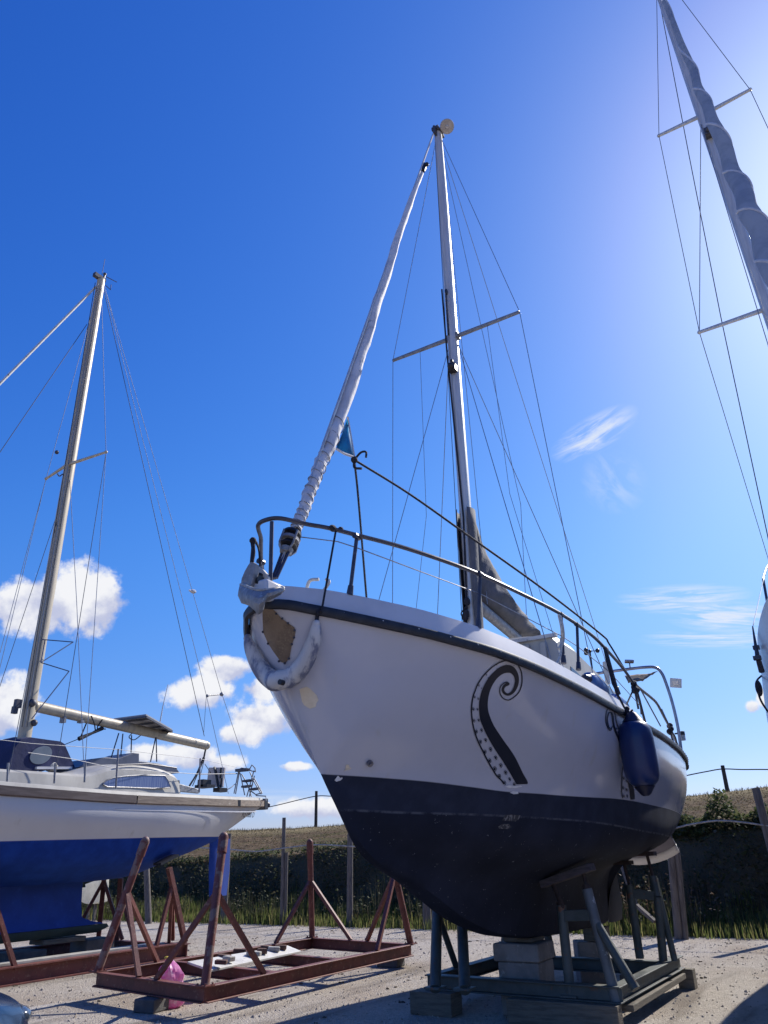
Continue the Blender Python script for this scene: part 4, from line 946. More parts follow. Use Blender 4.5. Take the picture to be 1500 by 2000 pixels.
wp = [(201, 1532), (208, 1524), (222, 1519), (245, 1516), (275, 1514), (322, 1515), (328, 1524), (333, 1538), (300, 1540), (250, 1538), (210, 1537)]
xw = XL+.955; mb = MB(); mb.prism([at_x(x, y, xw+.005) for x, y in wp], (.014, 0, 0)); mb.build('window', 'curtain_glass', lc_, smooth=False)
mb = MB(); mb.tube([at_x(x, y, xw+.016) for x, y in wp], .010, 6, closed=True); mb.build('window_frame', 'galv', lc_)
# cockpit coaming, sliding hatch, roof rail
mb = MB(); mb.prism([at_x(349, 1530, XL+.86), at_x(389, 1541, XL+.82), at_x(389, 1550, XL+.82), at_x(349, 1546, XL+.86)], (-.05, 0, 0)); mb.prism([Vector((XL-.8, 5.6, 2.07)), Vector((XL-.8, 6.6, 2.1)), Vector((XL-.8, 6.6, 2.2)), Vector((XL-.8, 5.6, 2.28))], (.05, 0, 0)); mb.build('cockpit_coaming', 'galv', lb, bevel=.01, smooth=False)
hz = [at_x(152, 1499, XL+.3), at_x(180, 1482, XL+.3), at_x(205, 1479, XL+.3), at_x(232, 1481, XL+.3), at_x(262, 1470, XL+.3), at_x(272, 1471, XL+.3), at_x(272, 1486, XL+.3), at_x(310, 1491, XL+.3), at_x(345, 1500, XL+.3), at_x(352, 1510, XL+.3), at_x(240, 1503, XL+.3)]
mb = MB(); mb.prism(hz, (-.6, 0, 0)); mb.build('sliding_hatch', pm('dark_grey_hatch', (.10, .11, .15), (.07, .08, .11), 5, .4), lc_, smooth=False, bevel=.01)
mb = MB(); mb.tube([at_x(230, 1494, xw-.03), at_x(290, 1492, xw-.03), at_x(345, 1500, xw-.05)], .012, 6); mb.build('grab_rail', 'darkwire', lc_)
# canvas hood with oval window in front of the mast
xt = XL-.25
ho = [(10, 1512), (28, 1462), (42, 1444), (60, 1440), (95, 1445), (118, 1448), (126, 1453), (147, 1500), (141, 1500), (60, 1500)]
mb = MB(); A0 = [at_x(x, y, xt+.42) for x, y in ho[:9]]; A1 = [p+Vector((-.4, 0, .04)) for p in A0]; A2 = [p+Vector((-.85, 0, 0)) for p in A0]
mb.grid([A0, A1, A2]); c = sum(A0, Vector())/len(A0); mb.add(A0+[c], [(i, i+1, len(A0)) for i in range(len(A0)-1)]+[(len(A0)-1, 0, len(A0))]); hood = mb.build('canvas_hood', 'canvas', lb, angle=35)
ov = [at_x(81+20*math.cos(a)*(1 if math.cos(a) > 0 else 1.15), 1475+17*math.sin(a)+(-6 if math.cos(a) > .2 else 5)*abs(math.cos(a)), xt+.43) for a in [2*math.pi*k/24 for k in range(24)]]
mb = MB(); mb.prism(ov, (.008, 0, 0)); mb.build('hood_window', 'tentwin', hood, smooth=False)
mb = MB(); mb.beam(at_x(70, 1500, xt+.44), at_x(139, 1500, xt+.44), .05, .035); mb.build('hood_base', 'white', hood, smooth=False)
# mast, boom and rigging
yM = 3.3
mb = MB(); mb.tube([Vector((XL, yM, 2.30)), at_x(182, 640, XL), at_x(198, 545, XL)], [.075, .065, .055], 14, ry=[.105, .09, .075], upv=(1, 0, 0)); mL = mb.build('mast', 'beige', lb)
mt = at_x(197, 548, XL)
mb = MB(); mb.box(mt+Vector((0, -.04, .04)), (.08, .24, .08)); mb.tube([mt+Vector((0, .05, .05)), mt+Vector((0, .06, .2))], .022, 8); mb.ball(mt+Vector((0, .06, .2)), .035, 8); mb.tube([mt+Vector((0, .06, .16)), at_x(228, 551, XL)], .008, 5); mb.tube([at_x(206, 557, XL), at_x(216, 566, XL), at_x(217, 556, XL)], .008, 5); mb.build('wind_instrument', 'darkwire', mL)
mb = MB(); mb.tube([mt+Vector((0, .0, .08)), at_x(205, 506, XL)], .006, 5); mb.build('masthead_aerial', 'wire', mL)
mb = MB(); mb.box(at_x(120, 1481, XL+.1), (.06, .10, .24)); mb.build('mast_box', 'white', mL, bevel=.015)
mb = MB(); mb.ball(at_x(100, 1496, XL+.1), .085, 10, (1, 1.5, 1)); mb.build('deck_vent', 'offwhite', lb)
sp = at_x(131, 908, XL)
for tipx in ((207, 883), (90, 935)):
    tip = at_y(*tipx, sp.y); mb = MB(); mb.tube([sp, tip], [.026, .018], 8, ry=[.03, .02]); mb.ball(tip, .028, 8); mb.build('spreader', 'beige', mL)
tips = [at_y(207, 883, sp.y), at_y(90, 935, sp.y)]
mb = MB(); mb.ball(at_x(125, 890, XL)+Vector((0, -.14, 0)), .035, 8); mb.rope([at_x(112, 925, XL-.1), at_x(116, 930, XL-.1), at_x(122, 926, XL)], .01); mb.box(at_x(38, 1375, XL)+Vector((0, -.03, 0)), (.07, .08, .12)); mb.box(at_x(36, 1388, XL)+Vector((0, -.06, 0)), (.06, .07, .10)); mb.ball(at_x(56, 1374, XL)+Vector((.08, 0, 0)), .06, 8); mb.ball(at_x(54, 1412, XL)+Vector((.08, .05, 0)), .05, 8)
mb.build('mast_fittings', 'darkwire', mL)
for k in (-1, 0, 1): wire('halyard', [mt+Vector((.04+k*.02, -.07+.05*k, -.15)), at_x(48+5*k, 1420, XL+.1)], .006, ('rope_black', 'wire', 'darkwire')[k+1], mL)
for pts, nm in (([mt+Vector((.03, 0, -.1)), tips[0], at_x(165, 1512, XL+1.12)], 'shroud'), ([mt+Vector((-.03, 0, -.1)), tips[1], Vector((XL-1.1, yM, 2.1))], 'shroud')):
    wire(nm, pts, .005, 'wire', lb)
s_ = at_x(136, 930, XL+.05)
wire('shroud', [s_, at_x(150, 1180, XL+.6), at_x(165, 1525, XL+1.14)], .005, 'wire', lb); wire('shroud', [at_x(207, 885, XL+.75), at_x(106, 1525, XL+1.14)], .005, 'darkwire', lb); wire('shroud', [at_x(112, 1010, XL-.0), at_x(14, 1528, XL+1.0)], .005, 'darkwire', lb)
wire('shroud', [tips[1], at_x(0, 1275, XL-.9)], .005, 'wire', lb); wire('shroud', [s_, at_x(-20, 1400, XL-1)], .005, 'darkwire', lb)
for x, y0, y1 in ((14, 1490, 1530), (106, 1490, 1530), (165, 1490, 1528)):
    mb = MB(); mb.tube([at_x(x+2, y0, XL+1.12), at_x(x, y1, XL+1.13)], .014, 6); mb.build('turnbuckle', 'galv', lb)
fb = Vector((XL, -.75, 2.42))
wire('furling_foil', [at_x(187, 560, XL), fb], .022, 'pale_steel', lb); wire('inner_stay', [at_x(170, 633, XL), Vector((XL, .5, 2.3))], .006, 'darkwire', lb)
bA, bB = at_x(68, 1379, XL), at_x(403, 1456, XL)
mb = MB(); mb.tube([bA, bB], .062, 12, ry=.082); mb.ball(bB, .075, 10); mb.ball(bA, .075, 10); bm_ = mb.build('boom', 'beige', lb)
mb = MB(); mb.tube([at_x(62, 1374, XL), bA], .03, 8); mb.box(at_x(124, 1400, XL)-Vector((0, 0, .02)), (.09, .05, .14)); mb.box(at_x(158, 1407, XL), (.1, .06, .08)); mb.build('boom_fitting', 'galv', bm_)
mb = MB(); mb.rope([at_x(169, 1412, XL), at_x(157, 1440, XL), at_x(152, 1444, XL)], .010); mb.rope([at_x(178, 1398, XL+.1), at_x(184, 1412, XL+.1), at_x(186, 1425, XL)], .010); mb.tube([at_x(154, 1443, XL), at_x(180, 1432, XL), at_x(200, 1422, XL)], [.035, .02, .035], 8); mb.rope([at_x(200, 1405, XL+.1), at_x(190, 1422, XL), at_x(206, 1424, XL)], .010); mb.tube([at_x(154, 1443, XL), at_x(100, 1465, XL)], .006, 5); mb.build('kicker_tackle', 'rope_black', bm_)
mb = MB(); mb.rope([at_x(404, 1452, XL), at_x(397, 1485, XL)], .016); mb.rope([at_x(397, 1480, XL), at_x(385, 1510, XL), at_x(370, 1535, XL)], .016); mb.tube([at_x(398, 1485, XL), at_x(376, 1535, XL)], .008, 5); mb.tube([at_x(400, 1492, XL), at_x(412, 1510, XL)], .006, 5); mb.tube([at_x(400, 1480, XL), at_x(388, 1528, XL)], .006, 5); mb.build('mainsheet', 'rope_black', bm_)
bs = [mt+Vector((0, .08, -.1)), at_x(300, 990, XL), at_x(405, 1356, XL)]
wire('topping_lift', [mt+Vector((0, .08, -.12)), at_x(399, 1438, XL)], .006, 'darkwire', lb)
b2 = [mt+Vector((0.02, .09, -.1)), at_x(403, 1358, XL)]; wire('backstay', b2, .005, 'wire', lb); wire('backstay', [at_x(403, 1358, XL), at_x(446, 1550, XL+.4)], .005, 'wire', lb); wire('backstay', [at_x(403, 1358, XL), at_x(398, 1430, XL)], .004, 'darkwire', lb)
wire('backstay', [mt+Vector((0, .10, -.08)), at_x(434, 1357, XL), at_x(482, 1502, XL)], .005, 'wire', lb)
mb = MB(); mb.tube([at_x(404, 1359, XL), at_x(433, 1356, XL)], .013, 6); mb.ball(at_x(433, 1356, XL), .04, 8); mb.ball(at_x(405, 1359, XL), .03, 8); mb.build('stay_bridle', 'galv', lb)
mb = MB(); c = at_x(377, 1155, XL); mb.ball(c, .05, 8, (1, 1.5, .8)); mb.tube([c+Vector((0, -.1, -.01)), c+Vector((0, .06, .01))], .018, 6); mb.build('stay_float', 'white', lb)
mb = MB()
for a, b in (((82, 1249), (143, 1254)), ((143, 1254), (80, 1294)), ((80, 1294), (135, 1311)), ((135, 1311), (62, 1404)), ((88, 1250), (80, 1294))): mb.tube([at_x(*a, XL+.15), at_x(*b, XL+.35)], .008, 6)
mb.build('blue_line', 'rope_blue', lb)
# solar panel on its stalk
pz = at_x(260, 1412, XL).z+.02
cs = [at_z(222, 1407, pz), at_z(285, 1399, pz+.09), at_z(335, 1428, pz-.0), at_z(292, 1432, pz-.09)]
print('solar', cs)
c0 = at_x(275, 1417, XL-.2); wv = Vector((.62, .42, -.04)); lv = Vector((.42, -.62, -.02)); 
cs = [at_y(222, 1407, c0.y-.35), at_y(285, 1399, c0.y-.55), at_y(336, 1428, c0.y+.35), at_y(293, 1433, c0.y+.6)]
mb = MB(); mb.prism(cs, (0, 0, .035)); sp_ = mb.build('solar_panel', 'panelback', lb, smooth=False)
mb = MB()
for k in range(4): 
    f = (k+.5)/4; mb.beam(cs[0].lerp(cs[3], f)-Vector((0, 0, .012)), cs[1].lerp(cs[2], f)-Vector((0, 0, .012)), .03, .02)
for i in range(4): mb.beam(cs[i]-Vector((0, 0, .006)), cs[(i+1) % 4]-Vector((0, 0, .006)), .03, .03)
mb.build('panel_frame', 'darkwire', sp_)
mb = MB()
for a, b in (((232, 1432), (214, 1490)), ((240, 1433), (236, 1475)), ((257, 1436), (256, 1470)), ((304, 1440), (294, 1488)), ((305, 1440), (306, 1488))): mb.tube([at_x(*a, XL+.1), at_x(*b, XL+.1)], .010, 6)
mb.rope([at_x(258, 1432, XL), at_x(252, 1440, XL), at_x(262, 1445, XL), at_x(275, 1436, XL)], .008)
mb.build('panel_support', 'grey_tube', lb)
mb = MB(); mb.tube([at_x(310, 1425, XL), at_x(318, 1380, XL), at_x(328, 1337, XL)], [.012, .008, .005], 6); mb.ball(at_x(310, 1414, XL), .035, 8); mb.build('whip_aerial', 'pale_steel', lb)
# stanchions, guard wires, stern gear
xs = XL+1.12
for a, b, x in (((231, 1463), (226, 1540), XL+1.15), ((391, 1481), (389, 1548), XL+1.0)):
    mb = MB(); mb.tube([at_x(*a, x), at_x(*b, x)], .013, 8); mb.build('stanchion', 'dull_tube', lb)
gw = [at_x(0, 1445, xs), at_x(60, 1452, xs), at_x(231, 1464, XL+1.15), at_x(391, 1482, XL+1.0), at_x(463, 1499, XL+.6)]
wire('guard_wire', gw, .004, 'pale_steel', lb); wire('guard_wire', [at_x(55, 1470, xs), at_x(139, 1482, xs), at_x(229, 1502, XL+1.15), at_x(390, 1512, XL+1.0), at_x(460, 1511, XL+.6)], .005, 'pale_steel', lb)
mb = MB(); yS = 8.0
for pts in (((466, 1506), (457, 1550)), ((468, 1506), (460, 1551)), ((469, 1510), (478, 1553)), ((472, 1512), (484, 1533), (491, 1556)), ((496, 1505), (482, 1556)), ((497, 1515), (487, 1556)), ((463, 1505), (472, 1500), (484, 1502), (492, 1506), (498, 1507)), ((487, 1503), (492, 1494), (498, 1500), (499, 1508)), ((388, 1512), (463, 1511)), ((488, 1508), (497, 1528), (510, 1551), (512, 1549), (510, 1545), (497, 1521)), ((490, 1545), (500, 1552), (510, 1549)), ((500, 1554), (519, 1555), (520, 1563), (506, 1563)), ((481, 1526), (494, 1524)), ((479, 1537), (494, 1533))):
    mb.tube([at_y(x, y, yS) for x, y in pts], .011, 6)
mb.build('pushpit', 'dull_tube', lb)
mb = MB()
for x, y in ((484, 1525), (482, 1536), (498, 1541)): mb.beam(at_y(x-7, y+1, yS), at_y(x+7, y-1, yS), .12, .035)
mb.box(at_y(474, 1504, yS), (.28, .12, .05)); mb.build('ladder_tread', 'darkwire', lb, smooth=False)
mb = MB(); mb.box(at_y(422, 1518, 7.3), (.34, .05, .34), Euler((0, .05, .2)).to_matrix()); brd = mb.build('outboard_board', 'plywood', lb, smooth=False, bevel=.008)
mb = MB(); mb.beam(at_y(419, 1498, 7.25), at_y(427, 1538, 7.25), .035, .03); mb.beam(at_y(432, 1499, 7.3), at_y(431, 1520, 7.3), .03, .03); mb.box(at_y(430, 1543, 7.3), (.16, .2, .07)); mb.box(at_y(399, 1530, 7.0), (.14, .2, .12)); mb.box(at_y(400, 1536, 7.0), (.3, .2, .05)); mb.tube([at_y(433, 1520, 7.3), at_y(431, 1540, 7.3)], .015, 6); mb.build('board_clamp', 'black', brd)
mb = MB(); mb.rope([at_y(430, 1546, 7.6), at_y(448, 1540, 7.6), at_y(462, 1529, 7.8)], .008); mb.build('stern_line', 'rope_white', lb)
p = at_x(509, 1571, XL); mb = MB(); mb.box(p, (.26, .14, .2), Euler((.1, 0, .2)).to_matrix()); mb.build('outboard_bracket', 'black', lb, smooth=False, bevel=.01)
fz = at_x(521, 1572, XL); mb = MB(); mb.tube([fz+Vector((-.08, -.05, .0)), fz+Vector((.0, 0, 0)), fz+Vector((.05, .04, 0))], [.06, .075, .03], 12); o = mb.build('stern_fender', 'fender_navy', lb)
mb = MB(); mb.tube([fz+Vector((-.14, -.1, .0)), fz+Vector((-.085, -.055, .0))], [.05, .06], 12); mb.build('fender_band', 'white', o)

# red cradle of the left boat
lcr = thing('boat_cradle', (XL, 4.4, G), 'red-oxide steel cradle carrying the blue-bottomed sailboat', 'boat cradle')
zc_ = .0; a0, a1 = Vector((-6.27, 2.6, -.04)), Vector((-6.27, 5.85, -.03)); c0, c1 = Vector((-8.15, 2.6, -.04)), Vector((-8.15, 5.85, -.03))
mb = MB(); mb.ibeam(a0, a1, .14, .20, .016); mb.build('frame_beam', 'red', lcr, smooth=False)
mb = MB(); mb.ibeam(c0, c1, .14, .20, .016); mb.build('frame_beam', 'red', lcr, smooth=False)
mb = MB(); mb.ibeam(Vector((-6.2, 5.86, -.04)), Vector((-8.2, 5.86, -.04)), .12, .18, .014); mb.build('cross_beam', 'red', lcr, smooth=False)
mb = MB(); mb.ibeam(Vector((-6.34, 2.7, -.04)), Vector((-8.1, 2.7, -.04)), .12, .18, .014); mb.build('cross_beam', 'red', lcr, smooth=False)
def lpost(b, t, br):
    mb = MB(); mb.beam(b, t, .07, .07); mb.build('post', 'red', lcr, smooth=False)
    for e in br: mb = MB(); mb.beam(e, b.lerp(t, .78), .05, .05); mb.build('brace', 'red', lcr, smooth=False)
lpost(at_x(361, 1840, -6.27), at_x(330, 1695, -6.27), [at_x(306, 1846, -6.27), at_x(330, 1842, -6.5), at_x(338, 1835, -6.6)])
mb = MB(); mb.beam(at_x(307, 1688, -6.3), at_x(342, 1671, -6.3), .16, .035); mb.build('support_pad', 'black', lcr, smooth=False)
lpost(Vector((-8.15, 5.84, .06)), Vector((-7.85, 5.55, 1.15)), [Vector((-8.15, 5.3, .06)), Vector((-7.6, 5.85, .06))])
lpost(at_x(-30, 1885, -6.27), at_x(-15, 1700, -6.27), [at_x(30, 1892, -6.27)])
lpost(at_y(228, 1838, 5.85), at_y(236, 1715, 5.7), [at_y(262, 1835, 5.85)])
timber('timber_plank', (-6.43, 3.95, .075), (.15, 3.2, .035), 'long pale plank on the beam of the red cradle under the blue boat', 'offwhite', 0, None)
block((-7.2, 4.95, -.005+.02), (.36, .5, .27+.04), 'right-hand concrete block beneath the blue keel', 0, 'concrete_dark')
block((-7.2, 3.75, -.03+.02), (.40, .6, .22+.04), 'left-hand concrete block beneath the blue keel', 0, 'concrete_dark')
# timber between blocks and foot
timber('timber_shim', (-7.2, 4.35, .195), (.3, .7, .06), 'brown timber packing under the blue keel between the two blocks', 'timber', 0, 'timber shims under the keel')

# ================================================================== right sailboat at the edge
XR = 3.42
rb = thing('sailboat', (XR, 6, G), 'pale grey sailboat at the right edge with a tall mast and furled blue-grey genoa', 'sailboat')
TR = dict(zw=1.75, b=[(1.6, .04), (2.1, .43), (2.8, .77), (3.7, .955), (5, 1.08), (6.5, 1.17), (8, 1.18), (10, 1.08), (12.4, .75)],
 zs=[(1.6, 3.05), (2.6, 2.9), (3.7, 2.78), (5, 2.68), (7, 2.58), (10, 2.55), (12.4, 2.6)],
 zk=[(1.6, 3.0), (1.9, 2.5), (2.3, 1.9), (2.8, 1.4), (3.6, 1.0), (5, .8), (8, .8), (10.5, 1.2), (12.4, 1.75)],
 bw=[(2.4, .2), (3, .5), (3.7, .83), (5, 1.05), (6.5, 1.14), (8, 1.12), (10, .95), (12.4, .5)],
 bb=[(2.4, .1), (3.7, .55), (5, .8), (8, .9), (12.4, .35)], zb=[(2.4, 1.72), (3.7, 1.35), (5, 1.2), (8, 1.2), (10.5, 1.4), (12.4, 1.73)],
 kr=[(2.4, .05), (3.7, .2), (8, .4), (12.4, .15)], zr=[(2.4, 1.68), (3.7, 1.1), (5, .9), (8, .9), (10.5, 1.25), (12.4, 1.72)], kt=[(1, 0), (13, 0)], flare=.03)
make_hull(TR, frange(1.6, 12.4, .12), XR, 'hull', 'hull_right', rb, lambda s: 1.55, lambda s: 1.45)
mb = MB(); foil(mb, [(1.0, 5.5, 7.6, .12, XR), (.1, 5.9, 7.5, .14, XR)]); mb.build('keel', 'blue_bottom', rb)
def shR(s, side, inset=0, dz=0): return Vector((XR+side*(interp(s, TR['b'])-inset), s, interp(s, TR['zs'])+dz))
mb = MB(); mb.grid([[Vector((XR+x*max(.01, interp(s, TR['b'])-.02), s, interp(s, TR['zs'])+.0+.08*(1-x*x))) for x in (-1, -.5, 0, .5, 1)] for s in frange(1.6, 12.4, .2)]); mb.build('deck', 'white', rb)
m0 = at_y(1500, 604, 7.55); m1 = at_y(1293, 0, 7.50); mdir = (m1-m0).normalized(); mb_ = m0-mdir*((m0.z-2.65)/mdir.z); mtp = m1+mdir*.6
mb = MB(); mb.tube([mb_, m0, mtp], [.10, .095, .075], 16, ry=[.14, .13, .10], upv=(1, 0, 0)); mr = mb.build('mast', 'alu', rb)
spU = at_y(1378, 222, 7.53); spL = at_y(1498, 603, 7.55)
def spread(c, px0, px1, y):
    out = []
    for p in (px0, px1):
        if p is None: continue
        t = at_y(*p, y); mb = MB(); mb.tube([c, t], [.034, .026], 8, ry=[.045, .03]); mb.ball(t, .035, 8); mb.build('spreader', 'alu', mr); out.append(t)
    return out
tU = spread(spU, (1287, 265), (1465, 175), 7.53); tL = spread(spL, (1366, 649), None, 7.55)
tLr = spL*2-tL[0]; mb = MB(); mb.tube([spL, tLr], [.034, .026], 8); mb.build('spreader', 'alu', mr)
wire('shroud', [at_y(1282, -40, 7.5), tU[0], tL[0], at_x(1512, 1130, XR-1.15)], .006, 'darkwire', rb)
wire('shroud', [at_y(1325, -10, 7.5), tU[1], tLr, shR(7.9, 1, .05)], .006, 'darkwire', rb)
wire('shroud', [spU+Vector((-.1, 0, -.1)), tL[0]], .007, 'wire', rb)
wire('running_backstay', [mtp, at_y(1345, 300, 7.9), at_y(1408, 620, 8.0), at_y(1501, 1055, 8.2)], .008, 'darkwire', rb)
wire('halyard', [spU+Vector((-.12, -.1, -.3)), at_y(1505, 690, 7.45)], .007, 'wire', rb)
c = at_y(1386, 258, 7.35); mb = MB(); mb.box(c, (.16, .14, .16)); mb.ball(c+Vector((0, -.08, 0)), .06, 8); mb.build('deck_light', 'darkwire', mr, bevel=.01)
# furled genoa on the forestay, blue-grey strip with pale edge wound round it
gb = shR(1.75, 1); gb.x = XR; gb.z += .35
g0 = at_y(1291, -12, 7.35); n = 120; pts = []
gp = [(1296, 0), (1345, 118), (1368, 180), (1397, 245), (1432, 335), (1462, 405), (1497, 492)]
gt = mtp+Vector((0, -.2, -.25)); 
# depth along the stay runs from the mast head to the stem head
def gpt(px, py):
    d = ray(px, py); best = min((((CAM+d*t)-(gt+(gb-gt)*u)).length, t, u) for t in [4+.15*i for i in range(110)] for u in [.02*j for j in range(51)]); return CAM+d*best[1]
G3 = [gpt(*p) for p in gp]; 
d0 = (G3[-1]-G3[-2]); G3 = G3+[G3[-1]+d0*1.2, G3[-1].lerp(gb, .5)+d0*.2, gb]
print('genoa', [tuple(round(q, 2) for q in p) for p in G3])
pts = curve(G3, 14); n = len(pts); rows = []
mb = MB(); mb2 = MB()
prev = None
for i, p in enumerate(pts):
    u = i/(n-1); d = (pts[min(i+1, n-1)]-pts[max(i-1, 0)]).normalized(); x = Vector((1, 0, 0)); x = (x-d*x.dot(d)).normalized(); y = d.cross(x)
    w = interp(u, [(0, .04), (.25, .064), (.6, .095), (.85, .10), (1, .05)])
    row = []
    for k in range(19):
        a = 2*math.pi*k/18; q = w*(1+.16*math.sin(a+i*.42)+.08*noise.noise(Vector((math.cos(a)*2, math.sin(a)*2, i*.2)))); row.append(p+(x*math.cos(a)+y*math.sin(a))*q)
    rows.append(row)
mb.grid(rows); gen = mb.build('furled_genoa', 'uvstrip', rb, angle=70)
edge = []
for i in range(n*3):
    u = i/3; i0 = min(int(u), n-2); p = pts[i0].lerp(pts[i0+1], u-i0); a = -u*.42+1.2
    d = (pts[i0+1]-pts[i0]).normalized(); x = (Vector((1, 0, 0))-d*d.x).normalized(); y = d.cross(x)
    w = interp(u/(n-1), [(0, .04), (.25, .064), (.6, .095), (.85, .10), (1, .05)])*1.13; edge.append(p+(x*math.cos(a)+y*math.sin(a))*w)
mb = MB(); mb.tube(edge, .016, 5); mb.build('genoa_edge', 'sail', gen)
# gear on its starboard bow
xp = XR-.95
mb = MB(); mb.tube(curve([at_x(1515, 1085, xp), at_x(1500, 1105, xp), at_x(1493, 1122, xp), at_x(1491, 1132, xp), at_x(1494, 1150, xp), at_x(1500, 1185, xp), at_x(1506, 1230, xp)], 4), .016, 8); mb.build('pulpit', 'grey_tube', rb)
mb = MB(); mb.tube([at_x(1488, 1312, xp), at_x(1480, 1285, xp), at_x(1476, 1262, xp), at_x(1470, 1224, xp)], [.024, .02, .013, .006], 8); mb.box(at_x(1477, 1265, xp), (.05, .05, .03)); mb.box(at_x(1482, 1261, xp), (.08, .02, .012)); mb.box(at_x(1479, 1285, xp), (.06, .05, .03)); mb.build('flag_staff', 'darkwire', rb)
wire('guard_wire', [at_x(1470, 1226, xp), at_x(1491, 1132, xp)], .004, 'wire', rb); wire('guard_wire', [at_x(1481, 1268, xp), at_x(1505, 1205, xp)], .004, 'wire', rb)
mb = MB(); mb.ball(at_x(1482, 1344, xp), .042, 12, (.6, .8, 1.5)); mb.rope([at_x(1487, 1320, xp-.06), at_x(1478, 1330, xp-.08), at_x(1479, 1344, xp-.08), at_x(1486, 1368, xp-.05), at_x(1502, 1392, xp-.02), at_x(1520, 1405, xp+.1)], .008); mb.build('mooring_line', 'rope_black', rb)

# ================================================================== car corner, far left foreground
car = thing('parked_car', (-4.5, -.3, G), 'dark blue car whose front corner shows at the bottom left', 'car')
k0 = at_d(26, 1950, 4.2)      # nose corner
print('car nose', k0)
ang = math.atan2(ray(26, 1950).y, ray(26, 1950).x)
fx = Vector((rt.x, rt.y, 0)).normalized(); fy = Vector((-fx.y, fx.x, 0))          # car points to the right of the view
o_ = Vector((k0.x, k0.y, -.07))-fx*.22-fy*.25
# side profile along the car (0 at the nose, negative towards the tail): x, lower z, upper z, half width
prf = [(0.0, .12, .42, .55), (-.08, .06, .55, .70), (-.3, .05, .62, .80), (-.8, .05, .70, .84), (-1.15, .05, .76, .86), (-1.7, .05, 1.12, .86), (-2.1, .05, 1.28, .84), (-3.0, .05, 1.26, .84), (-3.6, .05, .95, .82), (-4.0, .08, .80, .74), (-4.1, .2, .6, .6)]
mb = MB(); rows = []
for x, z0, z1, w in [(p.x, p.y, p.z, 0) for p in curve([Vector((a, b, c)) for a, b, c, d in prf], 4)]:
    w = interp(-x, [(-a, d) for a, b, c, d in prf]); row = []
    for fy_, fz_ in ((-1, 0), (-1.02, .3), (-1, .62), (-.92, .86), (-.72, .97), (-.3, 1), (.3, 1), (.72, .97), (.92, .86), (1, .62), (1.02, .3), (1, 0)):
        row.append(o_+fx*x+fy*(w*fy_+.55)+Vector((0, 0, G+.02+z0+(z1-z0)*fz_)))
    rows.append(row)
mb.grid(rows); mb.add(rows[0], [tuple(range(12))]); mb.build('body', 'carpaint', car, angle=50)
mb = MB(); rows = []
for x, w in ((.035, .50), (.02, .62), (-.06, .735), (-.3, .83), (-.5, .845)):
    rows.append([o_+fx*x+fy*(sg*w+.55)+Vector((0, 0, G+z)) for sg, z in ((-1, .13), (-1, .22), (-1, .34))])
mb.grid(rows); rows = [[o_+fx*.035+fy*(.55+.5*s)+Vector((0, 0, G+z)) for z in (.13, .22, .34)] for s in (-1, -.5, 0, .5, 1)]; mb.grid(rows); mb.build('bumper', 'car_black', car, solid=.04)
for sg in (-1, 1):
    c = o_+fx*-.14+fy*(.55+sg*.60)+Vector((0, 0, G+.47)); mb = MB(); mb.ball(c, .12, 16, (1, .9, .55)); mb.build('headlight', 'lamp', car)
    for xw_ in (-.78, -3.3):
        c = o_+fx*xw_+fy*(.55+sg*.74)+Vector((0, 0, G+.30)); mb = MB(); mb.tube([c-fy*.1, c-fy*.09, c+fy*.09, c+fy*.1], [.26, .30, .30, .26], 22); wh = mb.build('wheel', 'tyre', car)
        mb = MB(); mb.tube([c-fy*.105, c+fy*.105], .18, 18); mb.build('rim', 'rimalloy', wh)
mb = MB(); mb.grid([[o_+fx*x+fy*(.55+w*s)+Vector((0, 0, G+z)) for s in (-1, -.5, 0, .5, 1)] for x, z, w in ((-1.16, .84, .70), (-1.45, 1.04, .68), (-1.74, 1.21, .66))]); mb.build('windscreen', 'glass', car, solid=.01)

